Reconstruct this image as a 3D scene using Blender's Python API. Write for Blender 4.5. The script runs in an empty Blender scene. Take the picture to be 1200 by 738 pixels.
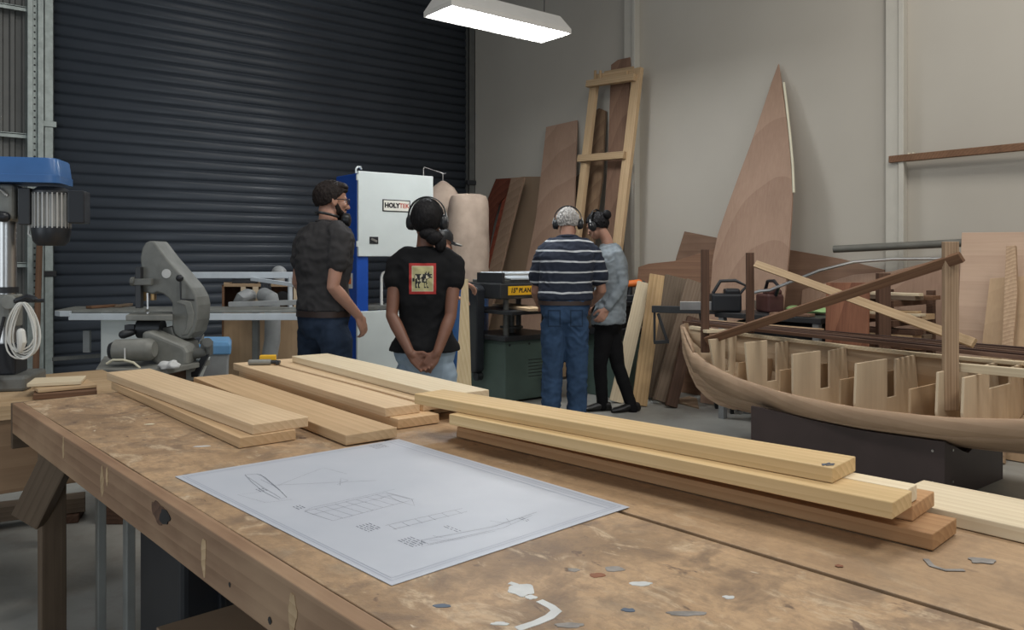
import bpy, bmesh, math, random
from mathutils import Vector, Matrix, noise
from mathutils.bvhtree import BVHTree
random.seed(7)
PI = math.pi
V = Vector
COL = bpy.context.scene.collection

# ---------------------------------------------------------------- camera model
FPX, CXP, HYP, EYEZ = 950.0, 600.0, 302.0, 1.30
YAW = math.radians(39)
RT = V((math.cos(YAW), -math.sin(YAW), 0))     # camera right, on the ground
FW = V((math.sin(YAW), math.cos(YAW), 0))      # camera forward, on the ground
UP = V((0, 0, 1))
EYE = V((0, 0, EYEZ))

def ray(px, py):
    return RT * ((px - CXP) / FPX) + FW + UP * ((HYP - py) / FPX)
def at(px, py, Y):                 # point seen at a photo position, Y metres away
    return EYE + ray(px, py) * Y
def gz(px, py, z):                 # on a level plane
    d = ray(px, py)
    return EYE + d * ((z - EYEZ) / d.z)
def onx(px, py, x):
    d = ray(px, py); return EYE + d * (x / d.x)
def ony(px, py, y):
    d = ray(px, py); return EYE + d * (y / d.y)
def onp(px, py, P, N):
    d = ray(px, py); return EYE + d * ((P - EYE).dot(N) / d.dot(N))
def gl(px, Y, z=0):                # photo column + distance + height
    p = EYE + ray(px, HYP) * Y
    return V((p.x, p.y, z))

# ---------------------------------------------------------------- materials
def s2l(c):
    c /= 255.0
    return c / 12.92 if c <= .04045 else ((c + .055) / 1.055) ** 2.4
def rgb(r, g, b):
    return (s2l(r), s2l(g), s2l(b), 1)

class NT:
    def __init__(self, name):
        self.m = bpy.data.materials.new(name); self.m.use_nodes = True
        self.t = self.m.node_tree; self.b = self.t.nodes['Principled BSDF']
    def n(self, typ, **kw):
        nd = self.t.nodes.new(typ)
        for k, v in kw.items():
            if k.startswith('i_'):
                nd.inputs[k[2:].replace('_', ' ')].default_value = v
            else:
                setattr(nd, k, v)
        return nd
    def l(self, a, b): self.t.links.new(a, b)
    def ramp(self, fac, stops):
        r = self.n('ShaderNodeValToRGB'); e = r.color_ramp.elements
        while len(e) < len(stops): e.new(.5)
        for i, (p, c) in enumerate(stops): e[i].position = p; e[i].color = c
        self.l(fac, r.inputs['Fac']); return r.outputs['Color']
    def mix(self, fac, a, b, mode='MIX'):
        x = self.n('ShaderNodeMix', data_type='RGBA', blend_type=mode)
        if isinstance(fac, (int, float)): x.inputs[0].default_value = fac
        else: self.l(fac, x.inputs[0])
        for s, v in ((6, a), (7, b)):
            if isinstance(v, (tuple, list)): x.inputs[s].default_value = v
            else: self.l(v, x.inputs[s])
        return x.outputs[2]
    def noise(self, vec, scale, detail=3, rough=.55, dist=0):
        x = self.n('ShaderNodeTexNoise'); x.inputs['Scale'].default_value = scale
        x.inputs['Detail'].default_value = detail; x.inputs['Roughness'].default_value = rough
        x.inputs['Distortion'].default_value = dist
        self.l(vec, x.inputs['Vector']); return x.outputs['Fac']
    def bump(self, h, strength=.2, dist=.002):
        x = self.n('ShaderNodeBump'); x.inputs['Strength'].default_value = strength
        x.inputs['Distance'].default_value = dist
        self.l(h, x.inputs['Height']); self.l(x.outputs[0], self.b.inputs['Normal'])
    def obj(self, rnd=0.0):
        tc = self.n('ShaderNodeTexCoord'); o = tc.outputs['Object']
        if rnd:
            oi = self.n('ShaderNodeObjectInfo')
            vm = self.n('ShaderNodeVectorMath', operation='SCALE'); vm.inputs[0].default_value = (7.3 * rnd, rnd, rnd * .83)
            self.l(oi.outputs['Random'], vm.inputs['Scale'])
            va = self.n('ShaderNodeVectorMath', operation='ADD'); self.l(o, va.inputs[0]); self.l(vm.outputs[0], va.inputs[1])
            o = va.outputs[0]
        return o
    def scale(self, vec, s, loc=(0, 0, 0)):
        mp = self.n('ShaderNodeMapping'); mp.inputs['Scale'].default_value = s; mp.inputs['Location'].default_value = loc
        self.l(vec, mp.inputs['Vector']); return mp.outputs[0]

def mul(c, k): return (c[0] * k, c[1] * k, c[2] * k, 1)
def dim(c, k): return mul(c, k)

def plain(name, col, rough=.55, metal=0.0, var=.12, scale=9, bump=0.0, spec=.5):
    t = NT(name); o = t.obj(1.0)
    f = t.noise(o, scale, 4)
    c = t.ramp(f, [(.3, mul(col, 1 - var)), (.7, mul(col, 1 + var))])
    t.l(c, t.b.inputs['Base Color'])
    t.b.inputs['Roughness'].default_value = rough; t.b.inputs['Metallic'].default_value = metal
    t.b.inputs['Specular IOR Level'].default_value = spec
    if bump: t.bump(t.noise(o, scale * 8, 3), bump, .003)
    return t.m

def wood(name, ca, cb, axis='X', ring=26, rough=.6, blotch=.18, fine=.55, rings=.26, rnd=.45, stain=None, hue=.12):
    """solid timber: growth rings that run through the block, fibre streaks along the grain"""
    t = NT(name); o = t.obj(rnd)
    k = {'X': 0, 'Y': 1, 'Z': 2}[axis]
    sc = [1, 1, 1]; sc[k] = .10
    p = t.scale(o, tuple(sc), (.03, .06, .10))
    w = t.n('ShaderNodeTexWave', wave_type='RINGS', rings_direction=axis, wave_profile='SAW')
    w.inputs['Scale'].default_value = ring; w.inputs['Distortion'].default_value = 3.0
    w.inputs['Detail'].default_value = 2.0; w.inputs['Detail Scale'].default_value = .35
    t.l(p, w.inputs['Vector'])
    sf = [60, 60, 60]; sf[k] = 2.0
    fn = t.noise(t.scale(o, tuple(sf)), 1.0, 4, .6)
    bl = t.noise(t.scale(o, (3 if k else 1.2, 3 if k != 1 else 1.2, 3 if k != 2 else 1.2)), 1.6, 4)
    m1 = t.n('ShaderNodeMath', operation='MULTIPLY'); t.l(w.outputs['Fac'], m1.inputs[0]); m1.inputs[1].default_value = rings
    m2 = t.n('ShaderNodeMath', operation='MULTIPLY_ADD'); t.l(fn, m2.inputs[0]); m2.inputs[1].default_value = fine; t.l(m1.outputs[0], m2.inputs[2])
    c = t.ramp(m2.outputs[0], [(.22, ca), (.62, cb)])
    if stain is None: stain = mul(cb, .62)
    f2 = t.ramp(bl, [(.45, (0, 0, 0, 1)), (.78, (blotch * 3, ) * 3 + (1,))])
    c = t.mix(f2, c, stain)
    oi = t.n('ShaderNodeObjectInfo')
    hs = t.n('ShaderNodeHueSaturation'); t.l(c, hs.inputs['Color'])
    mm = t.n('ShaderNodeMath', operation='MULTIPLY_ADD'); t.l(oi.outputs['Random'], mm.inputs[0]); mm.inputs[1].default_value = hue * 2; mm.inputs[2].default_value = 1 - hue
    t.l(mm.outputs[0], hs.inputs['Value'])
    t.l(hs.outputs[0], t.b.inputs['Base Color'])
    t.b.inputs['Roughness'].default_value = rough; t.b.inputs['Specular IOR Level'].default_value = .3
    t.bump(fn, .25, .002)
    return t.m

def cloth(name, col, var=.18, rough=.9, scale=260):
    t = NT(name); o = t.obj(0)
    f = t.noise(o, 7, 4); c = t.ramp(f, [(.3, mul(col, 1 - var)), (.7, mul(col, 1 + var))])
    t.l(c, t.b.inputs['Base Color']); t.b.inputs['Roughness'].default_value = rough
    t.b.inputs['Specular IOR Level'].default_value = .2
    t.bump(t.noise(o, scale, 2), .25, .002)
    return t.m

# ---------------------------------------------------------------- mesh building
def frame(x, up):
    x = x.normalized(); up = V(up)
    if abs(x.dot(up)) > .98: up = V((1, 0, 0)) if abs(x.x) < .9 else V((0, 1, 0))
    y = up.cross(x).normalized(); z = x.cross(y)
    return Matrix((x, y, z)).transposed()

class MB:
    def __init__(self): self.bm = bmesh.new(); self.mi = 0
    def face(self, vs):
        try:
            f = self.bm.faces.new(vs); f.material_index = self.mi; return f
        except ValueError: return None
    def pts(self, ps): return [self.bm.verts.new(p) for p in ps]
    def hexa(self, p):            # 8 corners, bottom loop then top loop
        v = self.pts(p)
        for q in ((3, 2, 1, 0), (4, 5, 6, 7), (0, 1, 5, 4), (1, 2, 6, 5), (2, 3, 7, 6), (3, 0, 4, 7)):
            self.face([v[i] for i in q])
        return self
    def box(self, lo, hi):
        a, b = V(lo), V(hi)
        return self.hexa([V((a.x, a.y, a.z)), V((b.x, a.y, a.z)), V((b.x, b.y, a.z)), V((a.x, b.y, a.z)),
                          V((a.x, a.y, b.z)), V((b.x, a.y, b.z)), V((b.x, b.y, b.z)), V((a.x, b.y, b.z))])
    def obox(self, c, s, R):      # oriented box, R 3x3
        c = V(c); x, y, z = R.col[0] * s[0] / 2, R.col[1] * s[1] / 2, R.col[2] * s[2] / 2
        return self.hexa([c - x - y - z, c + x - y - z, c + x + y - z, c - x + y - z, c - x - y + z, c + x - y + z, c + x + y + z, c - x + y + z])
    def beam(self, a, b, w, h, up=(0, 0, 1)):
        a, b = V(a), V(b); R = frame(b - a, up)
        return self.obox((a + b) / 2, ((b - a).length, w, h), R)
    def prism(self, poly, vec):
        vec = V(vec); a = self.pts(poly); b = self.pts([V(p) + vec for p in poly]); n = len(a)
        self.face(a[::-1]); self.face(b)
        for i in range(n): self.face([a[i], a[(i + 1) % n], b[(i + 1) % n], b[i]])
        return self
    def loft(self, rings, cap=True, closed=True):
        rs = [self.pts(r) for r in rings]; n = len(rs[0])
        for a, b in zip(rs, rs[1:]):
            for i in range(n if closed else n - 1): self.face([a[i], a[(i + 1) % n], b[(i + 1) % n], b[i]])
        if cap: self.face(rs[0][::-1]); self.face(rs[-1])
        return self
    def tube(self, ps, r, n=10, dome=False):
        ps = [V(p) for p in ps]; rr = list(r) if isinstance(r, (list, tuple)) else [r] * len(ps)
        rings = []; prev = None
        for i, p in enumerate(ps):
            if i == 0: d = ps[1] - p
            elif i == len(ps) - 1: d = p - ps[i - 1]
            else: d = (ps[i + 1] - p).normalized() + (p - ps[i - 1]).normalized()
            if d.length < 1e-9: d = ps[i] - ps[i - 1]
            d.normalize()
            if prev is None:
                u = V((0, 0, 1)) if abs(d.z) < .9 else V((1, 0, 0))
                u = (u - d * u.dot(d)).normalized()
            else:
                u = prev - d * prev.dot(d)
                u = u.normalized() if u.length > 1e-6 else d.orthogonal().normalized()
            prev = u; w = d.cross(u)
            def ring(c, rad): return [c + u * (rad * math.cos(2 * PI * k / n)) + w * (rad * math.sin(2 * PI * k / n)) for k in range(n)]
            if dome and i == 0:
                for a in (80, 60, 35): rings.append(ring(p - d * rr[0] * math.sin(math.radians(a)), rr[0] * math.cos(math.radians(a))))
            rings.append(ring(p, rr[i]))
            if dome and i == len(ps) - 1:
                for a in (35, 60, 80): rings.append(ring(p + d * rr[i] * math.sin(math.radians(a)), rr[i] * math.cos(math.radians(a))))
        return self.loft(rings)
    def lathe(self, prof, c, R=None, n=24):
        c = V(c); R = R or Matrix.Identity(3)
        rings = [[c + R @ V((max(r, 1e-4) * math.cos(2 * PI * k / n), max(r, 1e-4) * math.sin(2 * PI * k / n), z)) for k in range(n)] for r, z in prof]
        return self.loft(rings)
    def ell(self, c, r, R=None, sub=3):
        R = R or Matrix.Identity(3)
        o = bmesh.ops.create_icosphere(self.bm, subdivisions=sub, radius=1)
        for v in o['verts']: v.co = V(c) + R @ V((v.co.x * r[0], v.co.y * r[1], v.co.z * r[2]))
        for v in o['verts']:
            for f in v.link_faces: f.material_index = self.mi
        return self
    def disc(self, c, n, r, th, seg=20):
        n = V(n).normalized(); R = frame(n, (0, 0, 1))
        c = V(c)
        ring = [c + R.col[1] * r * math.cos(2 * PI * k / seg) + R.col[2] * r * math.sin(2 * PI * k / seg) for k in range(seg)]
        return self.prism(ring, n * th)
    def text(self, s, size, org, xdir, ydir, depth=.0006, bold=0.0, shear=0.0, align='CENTER'):
        cu = bpy.data.curves.new('t', 'FONT'); cu.body = s; cu.size = size; cu.align_x = align; cu.align_y = 'CENTER'
        cu.extrude = depth; cu.offset = bold; cu.shear = shear; cu.resolution_u = 3
        o = bpy.data.objects.new('t', cu); COL.objects.link(o)
        dg = bpy.context.evaluated_depsgraph_get(); me = bpy.data.meshes.new_from_object(o.evaluated_get(dg))
        xd, yd = V(xdir).normalized(), V(ydir).normalized(); M = Matrix((xd, yd, xd.cross(yd))).transposed()
        nv = len(self.bm.faces)
        vs = [self.bm.verts.new(V(org) + M @ v.co) for v in me.vertices]
        for p in me.polygons: self.face([vs[i] for i in p.vertices])
        bpy.data.objects.remove(o); bpy.data.curves.remove(cu); bpy.data.meshes.remove(me)
        return self
    def build(self, name, mat, parent=None, smooth=False, bevel=0.0, origin=None, recalc=True, seg=2, angle=35):
        bm = self.bm
        if recalc: bmesh.ops.recalc_face_normals(bm, faces=bm.faces[:])
        if parent is not None: org = wloc(parent)
        elif origin is not None: org = V(origin)
        else:
            lo = [min(v.co[i] for v in bm.verts) for i in range(3)]; hi = [max(v.co[i] for v in bm.verts) for i in range(3)]
            org = V(((lo[0] + hi[0]) / 2, (lo[1] + hi[1]) / 2, lo[2]))
        for v in bm.verts: v.co -= org
        me = bpy.data.meshes.new(name); bm.to_mesh(me); bm.free()
        for m in (mat if isinstance(mat, (list, tuple)) else [mat]): me.materials.append(m)
        if smooth:
            me.shade_smooth(); me.set_sharp_from_angle(angle=math.radians(angle))
        o = bpy.data.objects.new(name, me); COL.objects.link(o)
        if parent is not None: o.parent = parent
        else: o.location = org
        if bevel:
            b = o.modifiers.new('edge', 'BEVEL'); b.width = bevel; b.segments = seg; b.limit_method = 'ANGLE'; b.angle_limit = math.radians(40)
        return o

_W = {}
def wloc(o):                         # world position of the origin of an (unrotated) object
    p = V((0, 0, 0))
    while o is not None:
        p = p + o.location; o = o.parent
    return p

def tag(o, label=None, cat=None, group=None, kind=None):
    if label: o['label'] = label
    if cat: o['category'] = cat
    if group: o['group'] = group
    if kind: o['kind'] = kind
    return o
def thing(name, loc, label, cat, group=None):
    o = bpy.data.objects.new(name, None); o.empty_display_size = .1; COL.objects.link(o)
    o.location = V(loc); return tag(o, label, cat, group)
def struct(o): o['kind'] = 'structure'; return o

def plank(name, a, b, w, t, mat, up=(0, 0, 1), parent=None, jit=.0012, bev=.0025, cut=0.0):
    """a sawn length of timber from a to b (centre line), X of the object along the grain"""
    a, b = V(a), V(b); L = (b - a).length; R = frame(b - a, up)
    n = max(2, int(L / .12)); bm = bmesh.new(); rs = []
    sd = random.random() * 50
    for i in range(n + 1):
        x = -L / 2 + L * i / n; r = []
        for (sy, sz) in ((-1, -1), (1, -1), (1, 1), (-1, 1)):
            j = V((noise.noise(V((x * 2.2, sy * 3 + sd, sz * 3))), noise.noise(V((x * 2.2 + 9, sy * 3 + sd, sz * 3))), noise.noise(V((x * 2.2 + 19, sy * 3 + sd, sz * 3)))))
            e = cut * sy if i in (0, n) else 0
            r.append(bm.verts.new(V((x + e * (1 if i else 1), sy * w / 2 + j.y * jit * 2.5, sz * t / 2 + (j.z * jit if sz > 0 else 0)))))
        rs.append(r)
    for p, q in zip(rs, rs[1:]):
        for k in range(4): bm.faces.new([p[k], p[(k + 1) % 4], q[(k + 1) % 4], q[k]])
    bm.faces.new(rs[0][::-1]); bm.faces.new(rs[-1])
    bmesh.ops.recalc_face_normals(bm, faces=bm.faces[:])
    me = bpy.data.meshes.new(name); bm.to_mesh(me); bm.free(); me.materials.append(mat)
    o = bpy.data.objects.new(name, me); COL.objects.link(o)
    M = Matrix.Translation((a + b) / 2) @ R.to_4x4()
    if parent is not None:
        o.parent = parent; M = Matrix.Translation(-wloc(parent)) @ M
    o.matrix_local = M
    if bev:
        m = o.modifiers.new('edge', 'BEVEL'); m.width = bev; m.segments = 2; m.limit_method = 'ANGLE'; m.angle_limit = math.radians(40)
    return o
# ================================================================ materials
M = {}
M['pine'] = wood('pine', (.76, .57, .365, 1), (.62, .44, .26, 1), ring=20, blotch=.10)
M['pine_warm'] = wood('pine_warm', (.72, .50, .29, 1), (.57, .375, .20, 1), ring=20, blotch=.12)
M['pine_gold'] = wood('pine_gold', (.80, .58, .31, 1), (.63, .43, .20, 1), ring=20, blotch=.1)
M['pine_pale'] = wood('pine_pale', (.78, .67, .48, 1), (.66, .53, .35, 1), ring=18, blotch=.08)
M['pine_red'] = wood('pine_red', (.58, .34, .165, 1), (.41, .215, .095, 1), ring=20, blotch=.12)
M['frame_pine'] = wood('frame_pine', (.56, .40, .24, 1), (.42, .28, .15, 1), ring=18, blotch=.1)
M['dark_timber'] = wood('dark_timber', (.14, .076, .048, 1), (.08, .042, .027, 1), ring=16)
M['brown_timber'] = wood('brown_timber', (.23, .125, .07, 1), (.14, .07, .038, 1), ring=16)
M['grey_timber'] = wood('grey_timber', (.22, .165, .115, 1), (.13, .09, .06, 1), ring=16)
M['bench_leg'] = wood('bench_leg', (.165, .115, .075, 1), (.095, .064, .04, 1), ring=18, rings=.15)
M['apron'] = wood('apron', (.31, .19, .115, 1), (.21, .122, .07, 1), ring=14, blotch=.32, stain=(.46, .31, .19, 1))
M['mahogany'] = wood('mahogany', (.20, .062, .035, 1), (.11, .03, .018, 1), axis='Z', ring=14)
M['ply_pink'] = wood('ply_pink', (.44, .29, .205, 1), (.34, .21, .145, 1), axis='Z', ring=3, rings=.25, fine=.5, blotch=.08, rnd=.8, hue=.1)
M['ply_light'] = wood('ply_light', (.56, .40, .29, 1), (.46, .31, .22, 1), axis='Y', ring=3, rings=.2, fine=.45, blotch=.06, rnd=.8, hue=.05)
M['ply_brown'] = wood('ply_brown', (.27, .165, .11, 1), (.20, .115, .075, 1), axis='Y', ring=4, rings=.25, fine=.45, rnd=.8)
M['ply_tan'] = wood('ply_tan', (.52, .36, .22, 1), (.42, .28, .165, 1), axis='Z', ring=4, rings=.15, fine=.45, rnd=.8)
M['mdf'] = plain('mdf', (.30, .205, .13, 1), .7, var=.06, scale=4)
M['red_panel'] = wood('red_panel', (.42, .19, .11, 1), (.24, .10, .06, 1), axis='Z', ring=10, fine=.6, rnd=.8)
M['hull_out'] = wood('hull_out', (.50, .35, .235, 1), (.40, .265, .17, 1), axis='Y', ring=8, rings=.3, fine=.4, rnd=0, blotch=.2)
M['hull_in'] = wood('hull_in', (.66, .50, .33, 1), (.55, .39, .25, 1), axis='Y', ring=7, rings=.3, fine=.4, rnd=0, blotch=.1)
M['frame_ply'] = wood('frame_ply', (.70, .56, .39, 1), (.60, .46, .31, 1), axis='Z', ring=5, rings=.14, fine=.42, rnd=.8, blotch=.1, hue=.06)
M['galv'] = plain('galv', (.42, .47, .45, 1), .42, .55, var=.16, scale=14)
M['alu'] = plain('alu', (.60, .65, .69, 1), .42, .1, var=.08, scale=8)
M['rib_grey'] = plain('rib_grey', (.46, .46, .44, 1), .45, .2, var=.1)
M['steel'] = plain('steel', (.50, .49, .47, 1), .28, .9, var=.08)
M['dark_steel'] = plain('dark_steel', (.045, .047, .05, 1), .45, .4)
M['cast_grey'] = plain('cast_grey', (.145, .147, .135, 1), .5, .15, var=.22, scale=11)
M['cast_light'] = plain('cast_light', (.23, .232, .21, 1), .5, .1, var=.2, scale=11)
M['black_rubber'] = plain('black_rubber', (.018, .018, .02, 1), .5)
M['black_plastic'] = plain('black_plastic', (.016, .018, .022, 1), .38)
M['blue_paint'] = plain('blue_paint', (.050, .145, .36, 1), .35, var=.08)
M['blue_deep'] = plain('blue_deep', (.012, .07, .36, 1), .38, var=.06)
M['white_paint'] = plain('white_paint', (.60, .64, .62, 1), .4, var=.04, scale=4)
M['green_paint'] = plain('green_paint', (.095, .14, .118, 1), .45, var=.08)
M['yellow'] = plain('yellow', (.85, .48, .02, 1), .5, var=.04)
M['orange'] = plain('orange', (.75, .18, .03, 1), .5, var=.04)
M['red'] = plain('red', (.42, .03, .025, 1), .6, var=.05)
M['red_ink'] = plain('red_ink', (.45, .07, .04, 1), .6, var=.05)
M['black_ink'] = plain('black_ink', (.012, .012, .012, 1), .6)
M['cream'] = plain('cream', (.70, .66, .50, 1), .6, var=.05)
M['print_field'] = plain('print_field', (.55, .50, .26, 1), .8, var=.12, scale=30)
M['plate'] = plain('plate', (.72, .70, .62, 1), .4, var=.04)
M['bag_cloth'] = cloth('bag_cloth', (.40, .31, .245, 1), .14, scale=160)
M['tarp'] = plain('tarp', (.30, .48, .20, 1), .5)
M['white_plastic'] = plain('white_plastic', (.66, .66, .62, 1), .4, var=.03)
M['paint_white'] = plain('paint_white', (.62, .63, .62, 1), .5, var=.1, scale=30)
M['paint_grey'] = plain('paint_grey', (.26, .24, .22, 1), .6, var=.3, scale=40)
M['paint_rust'] = plain('paint_rust', (.25, .10, .05, 1), .6, var=.2)
M['paint_blue'] = plain('paint_blue', (.10, .13, .18, 1), .6, var=.2)
M['hose'] = plain('hose', (.30, .31, .31, 1), .5, var=.15)

def lines(name, col, ink, n):
    return plain(name, col, .6)

# paper
t = NT('drafting_paper'); o = t.obj(0)
f = t.noise(o, 5, 3)
t.l(t.ramp(f, [(.3, (.49, .52, .58, 1)), (.7, (.54, .565, .62, 1))]), t.b.inputs['Base Color'])
t.b.inputs['Roughness'].default_value = .42; M['paper'] = t.m
M['ink'] = plain('ink', (.09, .10, .14, 1), .6)
M['ink_light'] = plain('ink_light', (.35, .39, .47, 1), .6)

# worn bench top plywood: scuffs, glue, old paint
def benchtop(name, worn):
    t = NT(name); o = t.obj(0)
    g = t.noise(t.scale(o, (46, 3.2, 46)), 1, 5, .65)
    big = t.noise(o, 2.6, 6, .62, .8); mid = t.noise(o, 9, 5, .65, .5)
    sml = t.noise(t.scale(o, (1, .55, 1), (4, 2, 0)), 26, 4, .6, .4)
    c = t.ramp(g, [(.25, (.42, .27, .15, 1)), (.75, (.57, .385, .225, 1))])
    c = t.mix(t.ramp(big, [(.42, (0, 0, 0, 1)), (.62, (.7 * worn,) * 3 + (1,))]), c, (.25, .16, .09, 1))
    c = t.mix(t.ramp(mid, [(.48, (0, 0, 0, 1)), (.64, (.75 * worn,) * 3 + (1,))]), c, (.185, .125, .082, 1))
    c = t.mix(t.ramp(t.noise(t.scale(o, (1, .8, 1), (3, 5, 0)), 4.5, 8, .75, .6), [(.54, (0, 0, 0, 1)), (.72, (.8 * worn,) * 3 + (1,))]), c, (.35, .28, .195, 1))
    c = t.mix(t.ramp(t.noise(t.scale(o, (1, .5, 1), (9, 1, 0)), 13, 6, .7, .8), [(.56, (0, 0, 0, 1)), (.66, (.9 * worn,) * 3 + (1,))]), c, (.62, .47, .31, 1))
    c = t.mix(t.ramp(sml, [(.64, (0, 0, 0, 1)), (.70, (.9 * worn,) * 3 + (1,))]), c, (.13, .08, .055, 1))
    c = t.mix(t.ramp(t.noise(t.scale(o, (1, .4, 1), (2, 7, 0)), 38, 3, .6, .3), [(.70, (0, 0, 0, 1)), (.74, (.8 * worn,) * 3 + (1,))]), c, (.72, .62, .48, 1))
    c = t.mix(t.ramp(t.noise(t.scale(o, (1, .7, 1), (5, 5, 0)), 62, 5, .75, .4), [(.44, (0, 0, 0, 1)), (.62, (.32 * worn + .1,) * 3 + (1,))]), c, (.22, .15, .095, 1))
    t.l(c, t.b.inputs['Base Color']); t.b.inputs['Roughness'].default_value = .48
    t.b.inputs['Specular IOR Level'].default_value = .4
    c2 = t.noise(o, 140, 3, .7)
    t.bump(c2, .25, .003)
    return t.m
M['bench_worn'] = benchtop('bench_worn', 1.0)
M['bench_clean'] = benchtop('bench_clean', .45)

# concrete
t = NT('concrete'); o = t.obj(0)
c = t.ramp(t.noise(o, 1.1, 8, .65, .4), [(.3, (.27, .265, .24, 1)), (.7, (.41, .405, .37, 1))])
c = t.mix(t.ramp(t.noise(o, 5, 6, .7, .5), [(.5, (0, 0, 0, 1)), (.7, (.45,) * 3 + (1,))]), c, (.24, .20, .165, 1))
c = t.mix(t.ramp(t.noise(o, 3.1, 6, .7, .9), [(.58, (0, 0, 0, 1)), (.68, (.4,) * 3 + (1,))]), c, (.40, .40, .37, 1))
t.l(c, t.b.inputs['Base Color']); t.b.inputs['Roughness'].default_value = .55
t.bump(t.noise(o, 60, 4), .12, .003); M['concrete'] = t.m
# tilt-up wall paint
t = NT('wall_paint'); o = t.obj(0)
c = t.ramp(t.noise(o, .7, 5, .5), [(.3, (.48, .44, .375, 1)), (.7, (.54, .50, .43, 1))])
t.l(c, t.b.inputs['Base Color']); t.b.inputs['Roughness'].default_value = .6
t.bump(t.noise(o, 90, 3), .06, .002); M['wall'] = t.m
M['wall_trim'] = plain('wall_trim', (.56, .53, .46, 1), .5, var=.03)
# roller shutter
t = NT('shutter_paint'); o = t.obj(0)
c = t.ramp(t.noise(t.scale(o, (1, 1, 3)), 1.3, 5), [(.3, (.058, .069, .085, 1)), (.7, (.076, .088, .107, 1))])
t.l(c, t.b.inputs['Base Color']); t.b.inputs['Roughness'].default_value = .36; M['shutter'] = t.m
M['corrugated'] = plain('corrugated', (.19, .19, .18, 1), .5, .2, var=.12, scale=3)

# ================================================================ setting
WX, WY = 6.5, 8.88           # right wall, shutter wall
DX0, DX1 = 1.48, 6.39        # shutter opening
m = MB(); m.box((-3.2, -3.0, -.12), (WX + .15, WY + .2, 0)); struct(m.build('floor', M['concrete']))
m = MB(); m.box((WX, -3.0, 0), (WX + .15, WY + .2, 5.6)); struct(m.build('wall_right', M['wall']))
# pilasters of the portal frame standing on the right wall
for i, (ya, yb) in enumerate(((3.03, 3.17), (5.86, 6.02))):
    m = MB(); m.box((WX - .075, ya, 0), (WX, yb, 5.6)); m.box((WX - .095, ya - .012, 0), (WX - .075, ya + .03, 5.6))
    struct(m.build('trim_%d' % (i + 1), M['wall_trim'], bevel=.004))
# shutter curtain
m = MB(); P = .1106; prof = []
z = .03
while z < 5.25:
    prof += [(WY + .016, z)] + [(WY + .006 - .010 * math.sin(PI * k / 8) ** .45, z + P * (.06 + .78 * k / 8)) for k in range(9)] + [(WY + .016, z + P * .89)]
    z += P
a = [V((DX0 - .03, y, z)) for y, z in prof]; b = [V((DX1 + .03, y, z)) for y, z in prof]
m.loft([a, b], cap=False, closed=False)
door = m.build('curtain', M['shutter'], recalc=False)
for p in door.data.polygons: p.use_smooth = True
door.data.set_sharp_from_angle(angle=math.radians(28))
md = door.modifiers.new('sheet', 'SOLIDIFY'); md.thickness = .004; md.offset = 0
dr = bpy.data.objects.new('door_1', None); COL.objects.link(dr); dr.location = ((DX0 + DX1) / 2, WY, 0); struct(dr)
door.parent = dr; door.location = door.location - dr.location
m = MB(); m.box((DX0, WY - .03, 0), (DX1, WY + .03, .06)); m.build('bottom_bar', M['dark_steel'], dr, bevel=.006)
# guides
for xa, xb in ((DX0 - .085, DX0 + .0), (DX1, WX - .005)):
    m = MB(); m.box((xa, WY - .07, 0), (xb, WY - .055, 5.4)); m.box((xa, WY - .07, 0), (xa + .01, WY + .05, 5.4)); m.box((xb - .01, WY - .07, 0), (xb, WY - .012, 5.4))
    g = m.build('guide_rail', M['galv'] if xa < 3 else plain('guide_grey', (.12, .12, .11, 1), .5), dr, bevel=.002)
for z in (1.12, 2.55):       # black clamp bands round the left guide
    m = MB(); m.box((DX0 - .10, WY - .085, z), (DX0 + .02, WY - .05, z + .055)); m.build('bracket', M['black_rubber'] if z < 2 else M['galv'], dr, bevel=.004)
m = MB(); m.box((DX1 - .03, WY - .09, 2.28), (WX - .002, WY - .04, 2.34)); m.build('bracket', M['dark_steel'], dr, bevel=.004)
# perforated galvanised column beside the guide
m = MB(); xa, xb = 1.255, 1.39
m.box((xa, WY - .10, 0), (xa + .045, WY + .06, 5.5)); m.box((xa + .085, WY - .10, 0), (xb, WY + .06, 5.5)); m.box((xa + .045, WY - .055, 0), (xa + .085, WY + .06, 5.5))
col = struct(m.build('trim_3', M['galv'], bevel=.003))
m = MB(); z = .4
while z < 5.2:
    m.disc((xa + .065, WY - .056, z), (0, -1, 0), .009, .002, 8); z += .062
h = m.build('holes', M['dark_steel'], None); h.parent = col; h.location = h.location - col.location; h['kind'] = 'stuff'
# corrugated cladding left of the column
m = MB(); pr = []; x = -3.2
while x < 1.27:
    pr += [(x, WY + .10), (x + .03, WY + .10), (x + .042, WY + .075), (x + .072, WY + .075), (x + .084, WY + .10)]; x += .1
a = [V((x, y, 0)) for x, y in pr]; b = [V((x, y, 5.5)) for x, y in pr]
m.loft([a, b], cap=False, closed=False)
wb = struct(m.build('wall_back', M['corrugated'])); md = wb.modifiers.new('sheet', 'SOLIDIFY'); md.thickness = .003
for i, z in enumerate((1.24, 2.46, 3.66)):
    m = MB(); m.box((-3.2, WY - .02, z), (1.255, WY + .07, z + .018)); m.box((-3.2, WY - .02, z - .03), (1.255, WY - .012, z + .012))
    struct(m.build('trim_%d' % (4 + i), M['galv'], bevel=.002))
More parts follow.
